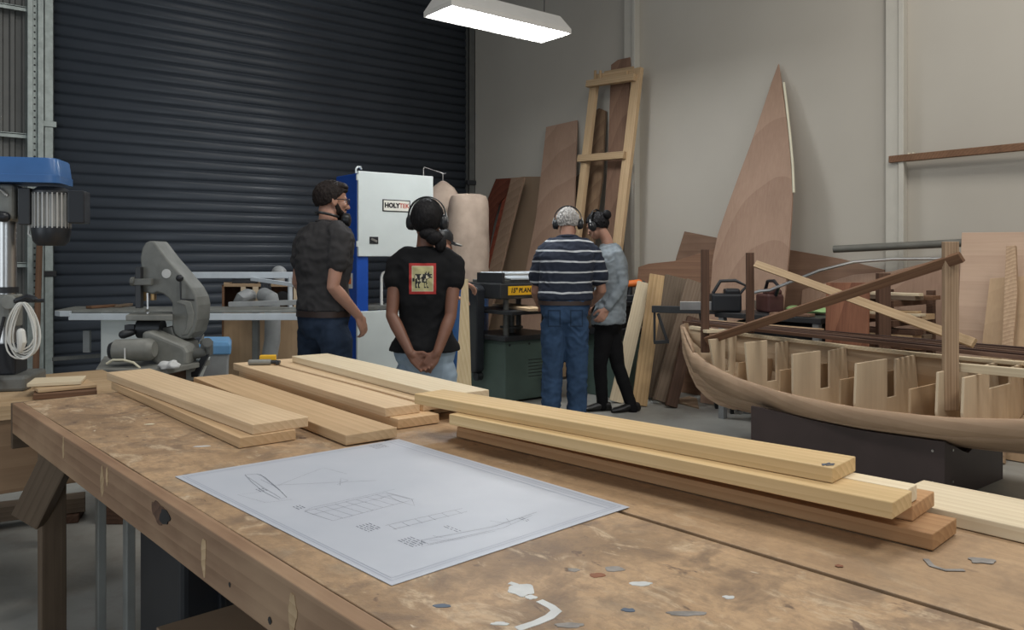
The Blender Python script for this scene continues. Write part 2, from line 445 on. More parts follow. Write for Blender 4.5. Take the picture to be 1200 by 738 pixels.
# ================================================================ hanging light
lx0, lx1, ly0, ly1, lz = 3.585, 4.855, 5.17, 5.57, 3.25
lamp = thing('hanging_light', ((lx0 + lx1) / 2, (ly0 + ly1) / 2, lz), 'lit white fluorescent light hanging high in front of the dark roller shutter', 'light')
t = NT('lamp_tube_light'); t.b.inputs['Base Color'].default_value = (.9, .9, .9, 1)
t.b.inputs['Emission Color'].default_value = (.93, .97, 1, 1); t.b.inputs['Emission Strength'].default_value = 30; M['glow'] = t.m
M['lamp_white'] = plain('lamp_white', (.62, .60, .56, 1), .45, var=.03)
def rect(x0, x1, y0, y1, z): return [V((x0, y0, z)), V((x1, y0, z)), V((x1, y1, z)), V((x0, y1, z))]
m = MB()
o_, n_ = [], []
m.loft([rect(lx0 + .012, lx1 - .012, ly0 + .012, ly1 - .012, lz + .03), rect(lx0 + .012, lx1 - .012, ly0 + .012, ly1 - .012, lz + .01), rect(lx0, lx1, ly0, ly1, lz), rect(lx0, lx1, ly0, ly1, lz + .045), rect(lx0 + .05, lx1 - .05, ly0 + .09, ly1 - .09, lz + .17)], cap=True)
m.build('housing', M['lamp_white'], lamp, bevel=.004)
m = MB(); m.box((lx0 + .02, ly0 + .02, lz + .004), (lx1 - .02, ly1 - .02, lz + .009)); m.build('diffuser', M['glow'], lamp)
m = MB()
for k in range(22):
    x = lx0 + .06 + k * .028
    m.box((x, ly0 + .10, lz + .0005), (x + .014, ly0 + .104, lz + .0038))
s = m.build('slots', M['lamp_white'], lamp); s['kind'] = 'stuff'
for x in (lx0 + .2, lx1 - .14):
    m = MB(); m.tube([(x, (ly0 + ly1) / 2, lz + .165), (x, (ly0 + ly1) / 2, 5.5)], .004, 6); m.build('cable', M['black_rubber'], lamp)

# ================================================================ workbench
BZ = .793
A0 = V((.425, 3.296, 0)); BU = V((.0501, -.99874, 0)); BVv = V((.99874, .0501, 0))
def bp(u, v, z=BZ): return A0 + BU * u + BVv * v + UP * z
bench = thing('workbench', bp(1.85, .62, 0), 'long worn wooden workbench in the foreground, top stained with paint and glue', 'workbench')
LB = 3.75
RB = Matrix((BU, BVv, -UP)).transposed()   # along, across
def bench_box(name, u0, u1, v0, v1, z0, z1, mat, bev=.003):
    m = MB(); m.hexa([bp(u0, v0, z0), bp(u1, v0, z0), bp(u1, v1, z0), bp(u0, v1, z0), bp(u0, v0, z1), bp(u1, v0, z1), bp(u1, v1, z1), bp(u0, v1, z1)])
    return m.build(name, mat, bench, bevel=bev)
wm = M['bench_worn']
bench_box('top_panel', .0, LB, .032, .646, BZ - .02, BZ, M['bench_worn'], .0015)
bench_box('top_panel', .0, LB, .662, 1.25, BZ - .022, BZ - .001, M['bench_clean'], .0015)
bench_box('top_slat', .05, LB, .60, .70, BZ - .06, BZ - .023, M['dark_timber'])
plank('front_apron', bp(.0, .0155, BZ - .053), bp(LB, .0155, BZ - .053), .031, .105, M['apron'], parent=bench, jit=.0007, bev=.0025)
plank('end_apron', bp(-.014, .0, BZ - .082), bp(-.014, 1.25, BZ - .082), .028, .158, M['bench_leg'], parent=bench)
plank('back_apron', bp(.0, 1.232, BZ - .07), bp(LB, 1.232, BZ - .07), .03, .09, M['apron'], parent=bench)
for u, v in ((.225, .075), (1.98, .078), (3.4, .078), (.70, 1.15), (1.98, 1.15), (3.4, 1.15)):
    if 1:
        plank('leg', bp(u, v, 0), bp(u, v, BZ - .023), .075, .06, M['bench_leg'], up=BU, parent=bench, bev=.004)
    if v < .5 and u > 1: plank('cross_rail', bp(u + .06, .04, BZ - .11), bp(u + .06, 1.2, BZ - .11), .045, .09, M['bench_leg'], parent=bench)
# short diagonal brace beside the far leg
plank('brace', at(76, 522, 2.60), at(34, 608, 2.66), .10, .05, M['bench_leg'], up=FW, parent=bench, bev=.003)
def side_blob(u, dz, ru, rz, mat, seed, name, th=.0008):
    m = MB(); ps = []
    for k in range(22):
        a = 2 * PI * k / 22; r = 1 + .45 * noise.noise(V((math.cos(a) * 1.7 + seed, math.sin(a) * 1.7, seed)))
        ps.append(bp(u + ru * r * math.cos(a), -.0002, BZ - dz + rz * r * math.sin(a)))
    m.prism(ps, -BVv * th); m.build(name, mat, bench)
side_blob(1.49, .032, .042, .022, M['dark_timber'], 3.0, 'knot', .0014)
side_blob(1.53, .034, .028, .016, M['black_ink'], 5.5, 'knot', .002)
for u, dz, ru, rz, mt, sd in ((.70, .035, .010, .028, 'frame_pine', 1.2), (1.08, .05, .016, .035, 'frame_pine', 2.2), (1.12, .03, .008, .022, 'frame_pine', 8.2), (1.74, .055, .012, .034, 'frame_pine', 3.3), (2.10, .05, .014, .03, 'frame_pine', 5.1), (2.02, .085, .006, .006, 'black_ink', 1.9), (1.86, .075, .004, .004, 'black_ink', 2.9)):
    side_blob(u, dz, ru, rz, M[mt], sd, 'paint_drip')
sh = bench_box('lower_shelf', 1.11, 3.3, .12, 1.12, .335, .352, M['mdf'], .002)
# paint spots on the top
def blob(px, py, rx, ry, mat, seed, rot=0, name='paint_spot'):
    c = gz(px, py, BZ); m = MB(); ps = []
    for k in range(26):
        a = 2 * PI * k / 26; r = 1 + .42 * noise.noise(V((math.cos(a) * 1.6 + seed, math.sin(a) * 1.6, seed * .7)))
        x, y = rx * r * math.cos(a), ry * r * math.sin(a)
        ps.append(c + RT * (x * math.cos(rot) - y * math.sin(rot)) + FW * (x * math.sin(rot) + y * math.cos(rot)))
    m.prism(ps, (0, 0, .0009)); m.build(name, mat, bench)
def smear(pp, r, mat, name='paint_smear'):
    L, R = [], []
    c = [gz(x, y, BZ) for x, y in pp]
    for i, p in enumerate(c):
        d = (c[min(i + 1, len(c) - 1)] - c[max(i - 1, 0)]).normalized(); s = V((-d.y, d.x, 0)); rr = r * (1 + .5 * noise.noise(p * 31))
        L.append(p + s * rr); R.append(p - s * rr)
    m = MB(); m.loft([[a, b, b + UP * .0008, a + UP * .0008] for a, b in zip(L, R)]); m.build(name, mat, bench)
blob(611, 692, .020, .021, M['paint_white'], 1.0)
blob(622, 700, .008, .008, M['paint_white'], 11.0)
smear([(597, 683), (604, 685), (612, 690)], .004, M['paint_white'])
blob(751, 684, .016, .008, M['paint_white'], 2.3)
blob(854, 700, .008, .006, M['paint_white'], 3.1)
smear([(632, 704), (646, 711), (652, 716), (644, 723), (628, 730), (606, 737)], .006, M['paint_white'])
blob(668, 733, .020, .007, M['paint_grey'], 21.0)
blob(585, 731, .014, .005, M['paint_white'], 22.5)
blob(700, 674, .012, .009, M['paint_rust'], 4.2)
blob(720, 667, .016, .010, M['paint_grey'], 5.5)
blob(519, 710, .012, .005, M['paint_blue'], 6.1)
blob(736, 715, .010, .006, M['paint_blue'], 7.7)
blob(802, 719, .026, .009, M['paint_grey'], 8.8)
blob(983, 663, .006, .006, M['paint_rust'], 9.4)
blob(672, 668, .010, .007, M['paint_grey'], 10.4)
smear([(1085, 655), (1092, 663), (1108, 668), (1130, 668)], .004, M['paint_grey'])
blob(1150, 657, .022, .012, M['paint_grey'], 12.4)
smear([(322, 573), (332, 581), (345, 583)], .004, M['paint_white'])
smear([(375, 620), (388, 624), (396, 622)], .003, M['paint_white'])
blob(236, 523, .022, .006, M['paint_white'], 14.1, .2)
blob(175, 497, .016, .006, M['cream'], 15.1, .3)
blob(340, 560, .010, .006, M['paint_grey'], 16.1)

# ================================================================ the plan
corner = [gz(205, 559, BZ), gz(467, 515, BZ), gz(738, 595, BZ), gz(459, 687, BZ)]
PA, PB, PC, PD = corner
paper = MB()
n = 14; top = []
for i in range(n + 1):
    r = []
    for j in range(n + 1):
        s, q = i / n, j / n
        p = PA.lerp(PB, s).lerp(PD.lerp(PC, s), q)
        lift = .0012 + .0012 * (noise.noise(p * 6) + 1) * .5
        r.append(V((p.x, p.y, BZ + lift)))
    top.append(r)
vt = [[paper.bm.verts.new(p) for p in r] for r in top]; vb = [[paper.bm.verts.new(p - UP * .0007) for p in r] for r in top]
for i in range(n):
    for j in range(n):
        paper.face([vt[i][j], vt[i + 1][j], vt[i + 1][j + 1], vt[i][j + 1]]); paper.face([vb[i][j], vb[i][j + 1], vb[i + 1][j + 1], vb[i + 1][j]])
for k in range(n):
    paper.face([vt[k][0], vb[k][0], vb[k + 1][0], vt[k + 1][0]]); paper.face([vt[k][n], vt[k + 1][n], vb[k + 1][n], vb[k][n]])
    paper.face([vt[0][k], vt[0][k + 1], vb[0][k + 1], vb[0][k]]); paper.face([vt[n][k], vb[n][k], vb[n][k + 1], vt[n][k + 1]])
plan = paper.build('drawing_sheet', M['paper'], smooth=True)
tag(plan, 'large white sheet of boat plans lying flat on the workbench', 'drawing')
PIV = [[0, 0], [0, 0]]
def sheet(px, py):           # photo point -> on the sheet
    p = gz(px, py, BZ); d = p - PA; e1 = PB - PA; e2 = PD - PA
    s = d.dot(e1) / e1.dot(e1); q = d.dot(e2) / e2.dot(e2)
    return max(.005, min(.995, s)), max(.005, min(.995, q))
def sp(s, q):
    p = PA.lerp(PB, s).lerp(PD.lerp(PC, s), q); return V((p.x, p.y, BZ + .0012 + .0012 * (noise.noise(p * 6) + 1) * .5 + .00035))
def draw(mb, pts, w):
    P_ = []
    for (a, b) in zip(pts, pts[1:]):
        k = max(1, int(math.hypot(b[0] - a[0], b[1] - a[1]) / .035))
        for i in range(k): P_.append((a[0] + (b[0] - a[0]) * i / k, a[1] + (b[1] - a[1]) * i / k))
    P_.append(pts[-1]); c = [sp(*p) for p in P_]; L, R = [], []
    for i, p in enumerate(c):
        d = c[min(i + 1, len(c) - 1)] - c[max(i - 1, 0)]
        if d.length < 1e-6: d = V((1, 0, 0))
        d.normalize(); s = V((-d.y, d.x, 0)) * w / 2
        L.append(p + s); R.append(p - s)
    for i in range(len(c) - 1):
        mb.face(mb.pts([L[i], R[i], R[i + 1], L[i + 1]]))
def dp(mb, pp, w=.0011): draw(mb, [sheet(*p) for p in pp], w)
m = MB()                                            # faint border and title strip
for k in (.018, .028):
    draw(m, [(k, k), (1 - k, k), (1 - k, 1 - k), (k, 1 - k), (k, k)], .0012)
draw(m, [(.93, .03), (.93, .97)], .002); draw(m, [(.955, .03), (.955, .97)], .0014)
m.build('border', M['ink_light'], plan, recalc=False)
# the drawn views, each a part of the sheet
def view(fn):
    m = MB(); fn(m); m.build('drawn_view', M['ink'], plan, recalc=False)
def v1(m):
    dp(m, [(283, 557), (297, 556), (305, 560), (318, 575), (325, 585), (316, 588), (300, 578), (289, 566), (283, 557)], .0009)
    dp(m, [(286, 560), (300, 572), (318, 586)], .0007); dp(m, [(300, 556), (322, 580)], .0007)
    dp(m, [(312, 570), (370, 567), (430, 564)], .0008); dp(m, [(312, 570), (300, 563)], .0007); dp(m, [(385, 569), (398, 564), (390, 561), (388, 570)], .0007)
    dp(m, [(318, 570), (372, 548), (398, 556)], .0006); dp(m, [(300, 578), (270, 582), (300, 592), (330, 588)], .0005)
def v2(m):
    dp(m, [(342, 603), (440, 579), (470, 588), (372, 615), (342, 603)], .0007)
    for k in range(1, 8): dp(m, [(342 + 98 * k / 8, 603 - 24 * k / 8), (372 + 98 * k / 8, 615 - 27 * k / 8)], .0006)
    dp(m, [(342, 603), (352, 598), (450, 575)], .0006); dp(m, [(350, 607), (448, 582)], .0006)
    dp(m, [(432, 587), (440, 582), (452, 590), (470, 596), (468, 588), (440, 580)], .0007)
def v3(m):
    dp(m, [(432, 621), (525, 599)], .0008); dp(m, [(440, 626), (530, 603)], .0008)
    for k in range(6): dp(m, [(436 + 16 * k, 621 - 4 * k), (444 + 16 * k, 626 - 4 * k)], .0007)
def v4(m):
    dp(m, [(470, 640), (560, 622), (612, 604)], .0009); dp(m, [(478, 645), (570, 624), (606, 608)], .0007); dp(m, [(470, 640), (478, 645)], .0007)
    dp(m, [(485, 634), (510, 640), (480, 640)], .0007); dp(m, [(555, 615), (580, 619), (575, 612)], .0007); dp(m, [(470, 640), (470, 648), (560, 628)], .0006)
for fn in (v1, v2, v3, v4): view(fn)
rnd = random.Random(3)                              # blocks of tiny unreadable notes
def notes(px, py, n_, ln, dx, dy):
    m = MB()
    for k in range(n_):
        s0, q0 = sheet(px, py); s0 += .0115 * k; e = 0
        while e < ln:
            w = .006 + .012 * rnd.random(); draw(m, [(s0, q0 + e), (s0, q0 + min(e + w, ln))], .0018); e += w + .005
    m.build('note_block', M['ink'], plan, recalc=False)
notes(398, 622, 5, .05, 4.5, 4 * .6); notes(443, 640, 5, .055, 4, 2.8); notes(425, 521, 6, .05, 7, .5)
notes(292, 575, 3, .03, 3, 2); notes(330, 597, 3, .03, 3, 2); notes(500, 622, 2, .05, 3, 2.5); notes(590, 612, 2, .03, 3, 2.5)

# ================================================================ boards lying on the bench
T = .028
def board(near, far, w, z, t, mat, label, group, cut=0.0, name='timber_board'):
    a = V((near[0], near[1], z + t / 2)); b = V((far[0], far[1], z + t / 2))
    return tag(plank(name, b, a, w, t, mat, cut=cut, bev=.002, jit=.0014), label, 'board', group)
z1 = BZ + .0015; g1 = 'rough sawn boards on the workbench'
board((.872, 2.128), (.845, 3.40), .160, z1, T, M['pine_warm'], 'lower of the two stacked boards at the left end of the workbench', g1)
board((.912, 2.137), (.845, 3.47), .165, z1 + T + .001, T, M['pine'], 'upper of the two stacked boards at the left end of the workbench', g1)
board((1.100, 1.967), (1.120, 3.30), .156, z1 + .0025, T, M['pine_warm'], 'single smooth board flat on the bench, its near end touching the white plan', g1)
board((1.318, 2.072), (1.335, 3.40), .145, z1, T, M['pine_warm'], 'lowest board of the middle stack, under the board that carries the grey tool', g1)
board((1.291, 2.12), (1.312, 3.43), .122, z1 + T + .001, T, M['pine'], 'board of the middle stack with the grey tool on its far end', g1)
board((1.446, 2.13), (1.462, 3.43), .150, z1 + T + .001, T, M['pine'], 'board of the middle stack half covered by the palest board', g1)
board((1.49, 2.06), (1.535, 3.29), .165, z1 + 2 * T + .003, .026, M['pine_pale'], 'palest board, on top at the bench far edge beside the standing woman', g1)
g1b = board((1.470, 2.2), (1.50, 3.35), .17, z1, T, M['pine_warm'], 'board hidden low under the palest board', g1)
bpy.data.objects.remove(g1b)
board((1.52, 2.2), (1.53, 3.38), .13, z1, T, M['pine_warm'], 'low board under the far edge of the middle stack', g1)
# the big stack on the right
t2 = .0285; z2 = BZ + .0015
board((1.507, .636), (1.382, 1.884), .125, z2, t2, M['pine_red'], 'lowest, reddest board of the big stack at the right of the plan', g1)
board((1.545, .69), (1.385, 1.93), .125, z2 + t2 + .001, t2, M['pine_red'], 'second board from the bottom of the big stack at the right', g1)
b3 = board((1.423, .672), (1.285, 1.80), .098, z2 + 2 * (t2 + .001), t2, M['pine_gold'], 'board directly beneath the top board of the big stack, long saw-rough edge towards the plan', g1)
board((1.499, .690), (1.372, 1.86), .050, z2 + 2 * (t2 + .001), t2, M['pine_pale'], 'narrow pale strip of timber beneath the top board of the big stack', g1)
b4 = board((1.461, .80), (1.297, 1.985), .116, z2 + 3 * (t2 + .001), t2, M['pine_gold'], 'top board of the big stack, a dark mark on its near end', g1)
board((1.735, -.45), (1.70, .80), .19, BZ + .0005, .027, M['pine_pale'], 'pale board lying by itself on the bench far edge at the right of the picture', g1)
def on_plank(pl, name, mb, mat):
    o = mb.build(name, mat, None, origin=(0, 0, 0)); o.parent = pl
    o.matrix_parent_inverse = Matrix.LocRotScale(pl.location, pl.rotation_euler, None).inverted(); return o
ztop = z2 + 3 * (t2 + .001) + t2 + .0008
m = MB()
for pp in (((963, 543.5), (978, 543)), ((964, 545), (972, 542)), ((968, 545), (977, 544.5))):
    a, b = gz(*pp[0], ztop), gz(*pp[1], ztop); m.beam(a, b, .003, .0008)
on_plank(b4, 'pencil_mark', m, M['paint_blue'])
m = MB(); a = gz(792, 533, z2 + 3 * t2); d1 = gz(815, 542, z2 + 3 * t2 - .006) - a
m.tube([a, a + d1 * .5 + V((-.008, -.004, .0)), a + d1 + V((-.014, -.008, 0))], [.003, .0025, .001], 6)
on_plank(b3, 'splinter', m, M['pine_pale'])
# grey hand tool on the middle stack
zt = z1 + 2 * T + .0015
hp0, hp1 = gz(291, 424.5, zt + .012), gz(322, 424, zt + .012)
tool = thing('hand_tool', (hp0 + hp1) / 2 - UP * .012, 'small grey hand tool with a black end and a yellow piece, on the middle stack', 'tool')
d = (hp1 - hp0).normalized()
m = MB(); m.tube([hp0, hp0 + d * .004, hp1 - d * .02, hp1 - d * .015], [.009, .012, .012, .010], 12); m.build('handle', M['cast_light'], tool, smooth=True)
m = MB(); m.tube([hp1 - d * .016, hp1 + d * .012], .0085, 10); m.obox(hp1 + d * .014 - UP * .003, (.014, .05, .014), frame(d, UP)); m.build('head', M['black_plastic'], tool, bevel=.003)
m = MB(); m.obox(hp0.lerp(hp1, .62) + FW * .045 + UP * .008, (.066, .03, .032), frame(d, UP)); m.build('block', M['yellow'], tool, bevel=.003)

# ================================================================ beneath the bench
crate = thing('plastic_crate', bp(.92, .56, 0), 'big black plastic crate standing on the floor under the workbench', 'crate')
def bb(mb, u0, u1, v0, v1, z0, z1): return mb.hexa([bp(u0, v0, z0), bp(u1, v0, z0), bp(u1, v1, z0), bp(u0, v1, z0), bp(u0, v0, z1), bp(u1, v0, z1), bp(u1, v1, z1), bp(u0, v1, z1)])
m = MB(); bb(m, .71, 1.06, .20, .90, .0, .60); m.build('body', M['black_plastic'], crate, bevel=.02, seg=3)
m = MB(); bb(m, .695, 1.075, .185, .915, .56, .64); m.build('rim', M['black_plastic'], crate, bevel=.01)
for v in (.30, .46, .66, .82):
    m = MB(); bb(m, 1.055, 1.075, v, v + .02, .02, .56); m.build('rib', M['black_plastic'], crate, bevel=.004)
m = MB(); bb(m, 1.058, 1.08, .48, .64, .44, .50); m.build('handle', M['black_rubber'], crate, bevel=.008)
M['stand_grey'] = plain('stand_grey', (.30, .30, .275, 1), .5, .1)
st = thing('steel_stand', bp(.27, .27, 0), 'slim grey steel tube stand under the left end of the workbench', 'stand')
q0, q1 = bp(.225, .225, 0), bp(.285, .30, 0)
m = MB(); m.beam(q0, q0 + UP * .68, .036, .028, BVv); m.build('leg', M['stand_grey'], st, bevel=.004)
m = MB(); m.beam(q1, q1 + UP * .66, .044, .03, BVv); m.build('leg', M['stand_grey'], st, bevel=.004)
m = MB()
m.tube([q0 + UP * .66, q0.lerp(q1, .35) + UP * .69, q0.lerp(q1, .8) + UP * .685, q1 + UP * .65], .014, 8); m.build('top_rail', M['stand_grey'], st, smooth=True)
m = MB(); e = bp(.56, .50, 0)
m.beam(q1 + UP * .60, e + UP * .60, .02, .03, UP); m.beam(e, e + UP * .615, .02, .03, BVv); m.build('back_frame', M['stand_grey'], st, bevel=.003)
# ================================================================ drill bench and drill press (left edge)
M['panel_brown'] = wood('panel_brown', (.36, .235, .14, 1), (.29, .18, .105, 1), axis='X', ring=4, rings=.3, rnd=.8)
db = thing('side_bench', (.3, 3.8, 0), 'low wooden side bench carrying the drill press, beyond the left end of the workbench', 'bench')
bx0, bx1, by0, by1, bz = -.75, .92, 3.44, 4.25, .765
m = MB(); m.box((bx0, by0, bz - .055), (bx1, by1, bz)); m.build('top', M['frame_pine'], db, bevel=.003)
m = MB(); m.box((bx0 + .02, by0 + .02, .44), (bx1 - .02, by0 + .038, bz - .056)); m.build('front_panel', M['panel_brown'], db, bevel=.002)
m = MB(); m.box((bx1 - .06, by0 + .04, .44), (bx1 - .04, by1 - .04, bz - .056)); m.build('side_panel', M['ply_brown'], db, bevel=.002)
for x, y in ((bx0 + .06, by0 + .08), (bx0 + .06, by1 - .08), (.58, by0 + .08), (.70, by1 - .08)):
    if 1:
        plank('leg', (x, y, 0), (x, y, bz - .056), .07, .07, M['bench_leg'], up=(0, 1, 0), parent=db)
# long timbers on the floor beneath
a, b = gl(-40, 3.85), gl(100, 4.08)
tag(plank('base_timber', V((a.x, a.y, .075)), V((b.x, b.y, .075)), .12, .07, M['grey_timber']), 'grey timber beam lying low beneath the side bench at the far left', 'timber')
a, b = gl(-40, 3.80), gl(98, 4.05)
for i, k in enumerate((.12, .9)):
    c = a.lerp(b, k)
    tag(plank('bearer', V((c.x - .02, c.y - .06, .019)), V((c.x + .05, c.y + .14, .019)), .07, .038, M['dark_timber']), ('dark bearer block under the left end of the floor beam' if i == 0 else 'dark bearer block under the right end of the floor beam'), 'timber')

DC = V((.486, 3.916, 0)); DD = V((.90, -.436, 0)).normalized(); DN = V((DD.y, -DD.x, 0))
DR = Matrix((DD, -DN, UP)).transposed()
dp_ = thing('drill_press', V((DC.x, DC.y, bz)), 'drill press with a blue belt cover and ribbed motor at the left edge', 'drill press')
def dpt(s, n, z): return DC + DD * s + DN * n + UP * z
m = MB(); m.obox(dpt(-.12, 0, bz + .03), (.46, .26, .06), DR); m.build('base', M['cast_grey'], dp_, bevel=.012)
m = MB(); m.obox(dpt(-.01, 0, bz + .12), (.13, .15, .13), DR); m.build('column_socket', M['black_plastic'], dp_, bevel=.012)
m = MB(); m.tube([dpt(0, 0, bz + .06), dpt(0, 0, 1.46)], .036, 24); m.build('column', M['steel'], dp_, smooth=True)
m = MB(); m.tube([dpt(0, 0, 1.155), dpt(0, 0, 1.18)], .043, 24); m.build('rack_collar', M['black_rubber'], dp_, smooth=True)
m = MB(); m.tube([dpt(0, 0, 1.02), dpt(0, 0, 1.15)], .056, 20); m.obox(dpt(-.08, 0, 1.08), (.14, .07, .06), DR); m.tube([dpt(.03, .05, 1.12), dpt(.03, .075, 1.12)], .03, 14); m.build('table_bracket', M['cast_light'], dp_, bevel=.004)
m = MB(); m.lathe([(0, 0), (.15, 0), (.155, .01), (.155, .03), (.05, .03), (0, .03)], dpt(-.27, 0, 1.10)); m.build('work_table', M['cast_light'], dp_, smooth=True)
m = MB(); m.tube([dpt(.05, .07, 1.125), dpt(.16, .07, 1.125)], [.008, .008], 8); m.tube([dpt(.06, .07, 1.125), dpt(.10, .07, 1.14), dpt(.125, .07, 1.13)], .013, 8, dome=True); m.build('crank', M['black_plastic'], dp_, smooth=True)
m = MB(); m.obox(dpt(-.15, 0, 1.525), (.40, .14, .15), DR); m.tube([dpt(0, 0, 1.45), dpt(0, 0, 1.6)], .06, 20); m.build('head', M['cast_light'], dp_, bevel=.02, seg=3)
m = MB(); m.tube([dpt(-.03, .085, 1.47), dpt(.02, .085, 1.465)], [.02, .022], 10, dome=True); m.build('lock_knob', M['black_plastic'], dp_, smooth=True)
m = MB(); m.tube([dpt(-.05, .08, 1.55), dpt(.0, .08, 1.58), dpt(.03, .08, 1.55)], .006, 8); m.build('latch', M['steel'], dp_, smooth=True)
# belt cover: rounded box with a lip
m = MB(); prof = []
for z, k in ((1.605, 1.0), (1.635, 1.0), (1.637, .985), (1.700, .95), (1.706, .93)):
    r = []
    for a in range(40):
        an = 2 * PI * a / 40; cx = .238 * math.copysign(abs(math.cos(an)) ** .16, math.cos(an)); cy = .115 * math.copysign(abs(math.sin(an)) ** .3, math.sin(an))
        r.append(dpt(-.01 + cx * k, cy * k, z))
    prof.append(r)
m.loft(prof); m.build('belt_cover', M['blue_paint'], dp_, smooth=True)
# motor
mo = dpt(.172, .02, 0)
mt = MB()
for k in range(26):
    a = 2 * PI * k / 26; c = mo + V((math.cos(a), math.sin(a), 0)) * .066 + UP * 1.515
    mt.obox(c, (.018, .0055, .145), Matrix((V((math.cos(a), math.sin(a), 0)), V((-math.sin(a), math.cos(a), 0)), UP)).transposed())
mt.tube([mo + UP * 1.445, mo + UP * 1.585], .062, 26)
for v in mt.bm.verts: v.co.z -= .02
motor = mt.build('motor', M['rib_grey'], dp_)
m = MB(); m.lathe([(0, 0), (.05, 0), (.068, .02), (.074, .06), (.074, .078), (0, .078)], mo + UP * 1.350); m.build('end_bell', M['black_plastic'], motor, smooth=True)
m = MB(); m.lathe([(0, 0), (.074, 0), (.074, .012), (.05, .03), (0, .03)], mo + UP * 1.563); m.build('end_bell', M['dark_steel'], motor, smooth=True)
m = MB(); m.obox(mo + DD * .105 + UP * 1.51, (.065, .09, .135), DR); m.build('terminal_box', M['black_plastic'], motor, bevel=.006)
m = MB(); m.obox(mo - DD * .085 + UP * 1.51, (.045, .11, .15), DR); m.build('motor_mount', M['dark_steel'], motor, bevel=.004)
m = MB(); m.tube([mo - DD * .08 + UP * 1.44, mo - DD * .085 + UP * 1.40, mo - DD * .06 + UP * 1.375, mo - DD * .03 + UP * 1.365], .005, 8); m.build('motor_lead', M['white_plastic'], motor, smooth=True)
m = MB(); m.tube([dpt(.01, .06, 1.06), dpt(.0, .10, .95), dpt(.0, .11, .87), dpt(.02, .15, bz + .03), dpt(.0, .18, bz + .01)], .006, 8); m.build('power_lead', M['black_rubber'], dp_, smooth=True)
# coil of pale cable hanging on the crank
cb = thing('cable_coil', dpt(.08, .075, .90), 'coil of pale cable hanging from the drill press crank', 'cable')
rnd = random.Random(5)
m = MB()
for k in range(7):
    ps = []; w_, h_, ox = .032 + .012 * rnd.random(), .095 + .02 * rnd.random(), .01 * (rnd.random() - .5)
    top = 1.118
    for i in range(25):
        a = 2 * PI * i / 24
        ps.append(dpt(.085 + ox * 2 + w_ * math.sin(a) * (1.25 - .45 * math.cos(a)), .082 + .014 * (k / 7) + .004 * math.sin(3 * a + k), top - h_ + h_ * math.cos(a)))
    m.tube(ps, .0036, 6)
m.build('loops', M['white_plastic'], cb, smooth=True)
m = MB(); m.tube([dpt(.085, .10, 1.0), dpt(.09, .105, .96), dpt(.083, .10, .93)], [.016, .018, .012], 8, dome=True); m.build('plug', M['white_plastic'], cb, smooth=True)
# loose boards on the side bench, right of the drill
def lb(pa, pb, z, w, t, mat, label):
    a, b = gz(*pa, z + t / 2), gz(*pb, z + t / 2); return tag(plank('offcut_board', a, b, w, t, mat), label, 'board', 'offcuts on the side bench')
lb((40, 461), (113, 456), bz + .0012, .20, .02, M['brown_timber'], 'brown offcut board lowest in the pile on the side bench by the drill press')
lb((40, 455), (108, 449), bz + .0235, .17, .014, M['frame_pine'], 'middle offcut board of the pile on the side bench by the drill press')
lb((36, 448), (98, 445), bz + .0395, .16, .014, M['pine_pale'], 'pale offcut board on top of the pile by the drill press')
# brown stick behind the motor
a, b = gl(41, 7.35), at(47, 262, 7.7)
tag(plank('timber_stick', V((a.x, a.y, .0)), b, .05, .035, M['brown_timber']), 'tall brown timber stick leaning upright behind the drill press motor', 'timber')

# ================================================================ small bandsaw with the slanted frame
SY = 4.25
def s3(x, y, Y=SY): return at(120 + x / 4.1, 270 + y / 4.1, Y)     # crop point -> place
BST = gl(175, SY + .05)
M['saw_grey'] = plain('saw_grey', (.185, .19, .175, 1), .5, .15, var=.25, scale=9)
bs = thing('bandsaw', BST + UP * 0, 'small grey bandsaw with a slanted C-shaped frame and round motor, behind the workbench', 'bandsaw')
face = [(185, 175), (181, 130), (190, 85), (205, 60), (222, 51), (243, 50), (300, 125), (370, 205), (430, 278), (452, 320), (460, 360), (456, 430), (440, 490), (412, 522), (375, 522), (345, 500), (334, 455), (334, 352), (316, 325), (290, 305), (262, 296), (240, 306), (212, 300), (185, 292)]
m = MB(); m.prism([s3(*p) for p in face], FW * .15 + RT * .012); m.build('frame', M['saw_grey'], bs, bevel=.008)
# raised rim of the right hand wheel guard
m = MB(); rim = [(352, 345), (385, 330), (425, 345), (440, 400), (432, 460), (410, 500), (380, 505), (400, 470), (408, 410), (395, 360)]
m.prism([s3(*p, SY - .004) for p in rim], FW * .012); m.build('guard_rim', M['cast_light'], bs, bevel=.004)
m = MB(); m.disc(s3(308, 207, SY - .001), -FW, .024, .003, 24); m.build('badge', M['paint_white'], bs)
m = MB(); m.tube([s3(375, 232, SY - .03), s3(377, 330, SY - .03), s3(440, 334, SY - .02)], .005, 8); m.build('tension_lever', M['dark_steel'], bs, smooth=True)
m = MB(); m.ell(s3(371, 229, SY - .03), (.019, .019, .019)); m.build('lever_knob', M['black_plastic'], bs, smooth=True)
m = MB(); m.beam(s3(177, 175, SY - .02), s3(178, 372, SY - .02), .030, .035, FW); m.build('guide_post', M['dark_steel'], bs, bevel=.003)
m = MB(); m.beam(s3(150, 247, SY - .03), s3(240, 247, SY - .03), .03, .035, UP); m.tube([s3(138, 245, SY - .03), s3(158, 245, SY - .03)], .024, 14); m.build('guide_clamp', M['cast_grey'], bs, bevel=.004)
m = MB(); m.obox(s3(205, 315, SY + .02), (.034, .03, .05), Matrix((RT, FW, UP)).transposed()); m.obox(s3(245, 315, SY + .03), (.022, .03, .045), Matrix((RT, FW, UP)).transposed()); m.build('guide_block', plain('brass', (.42, .27, .12, 1), .4, .6), bs, bevel=.003)
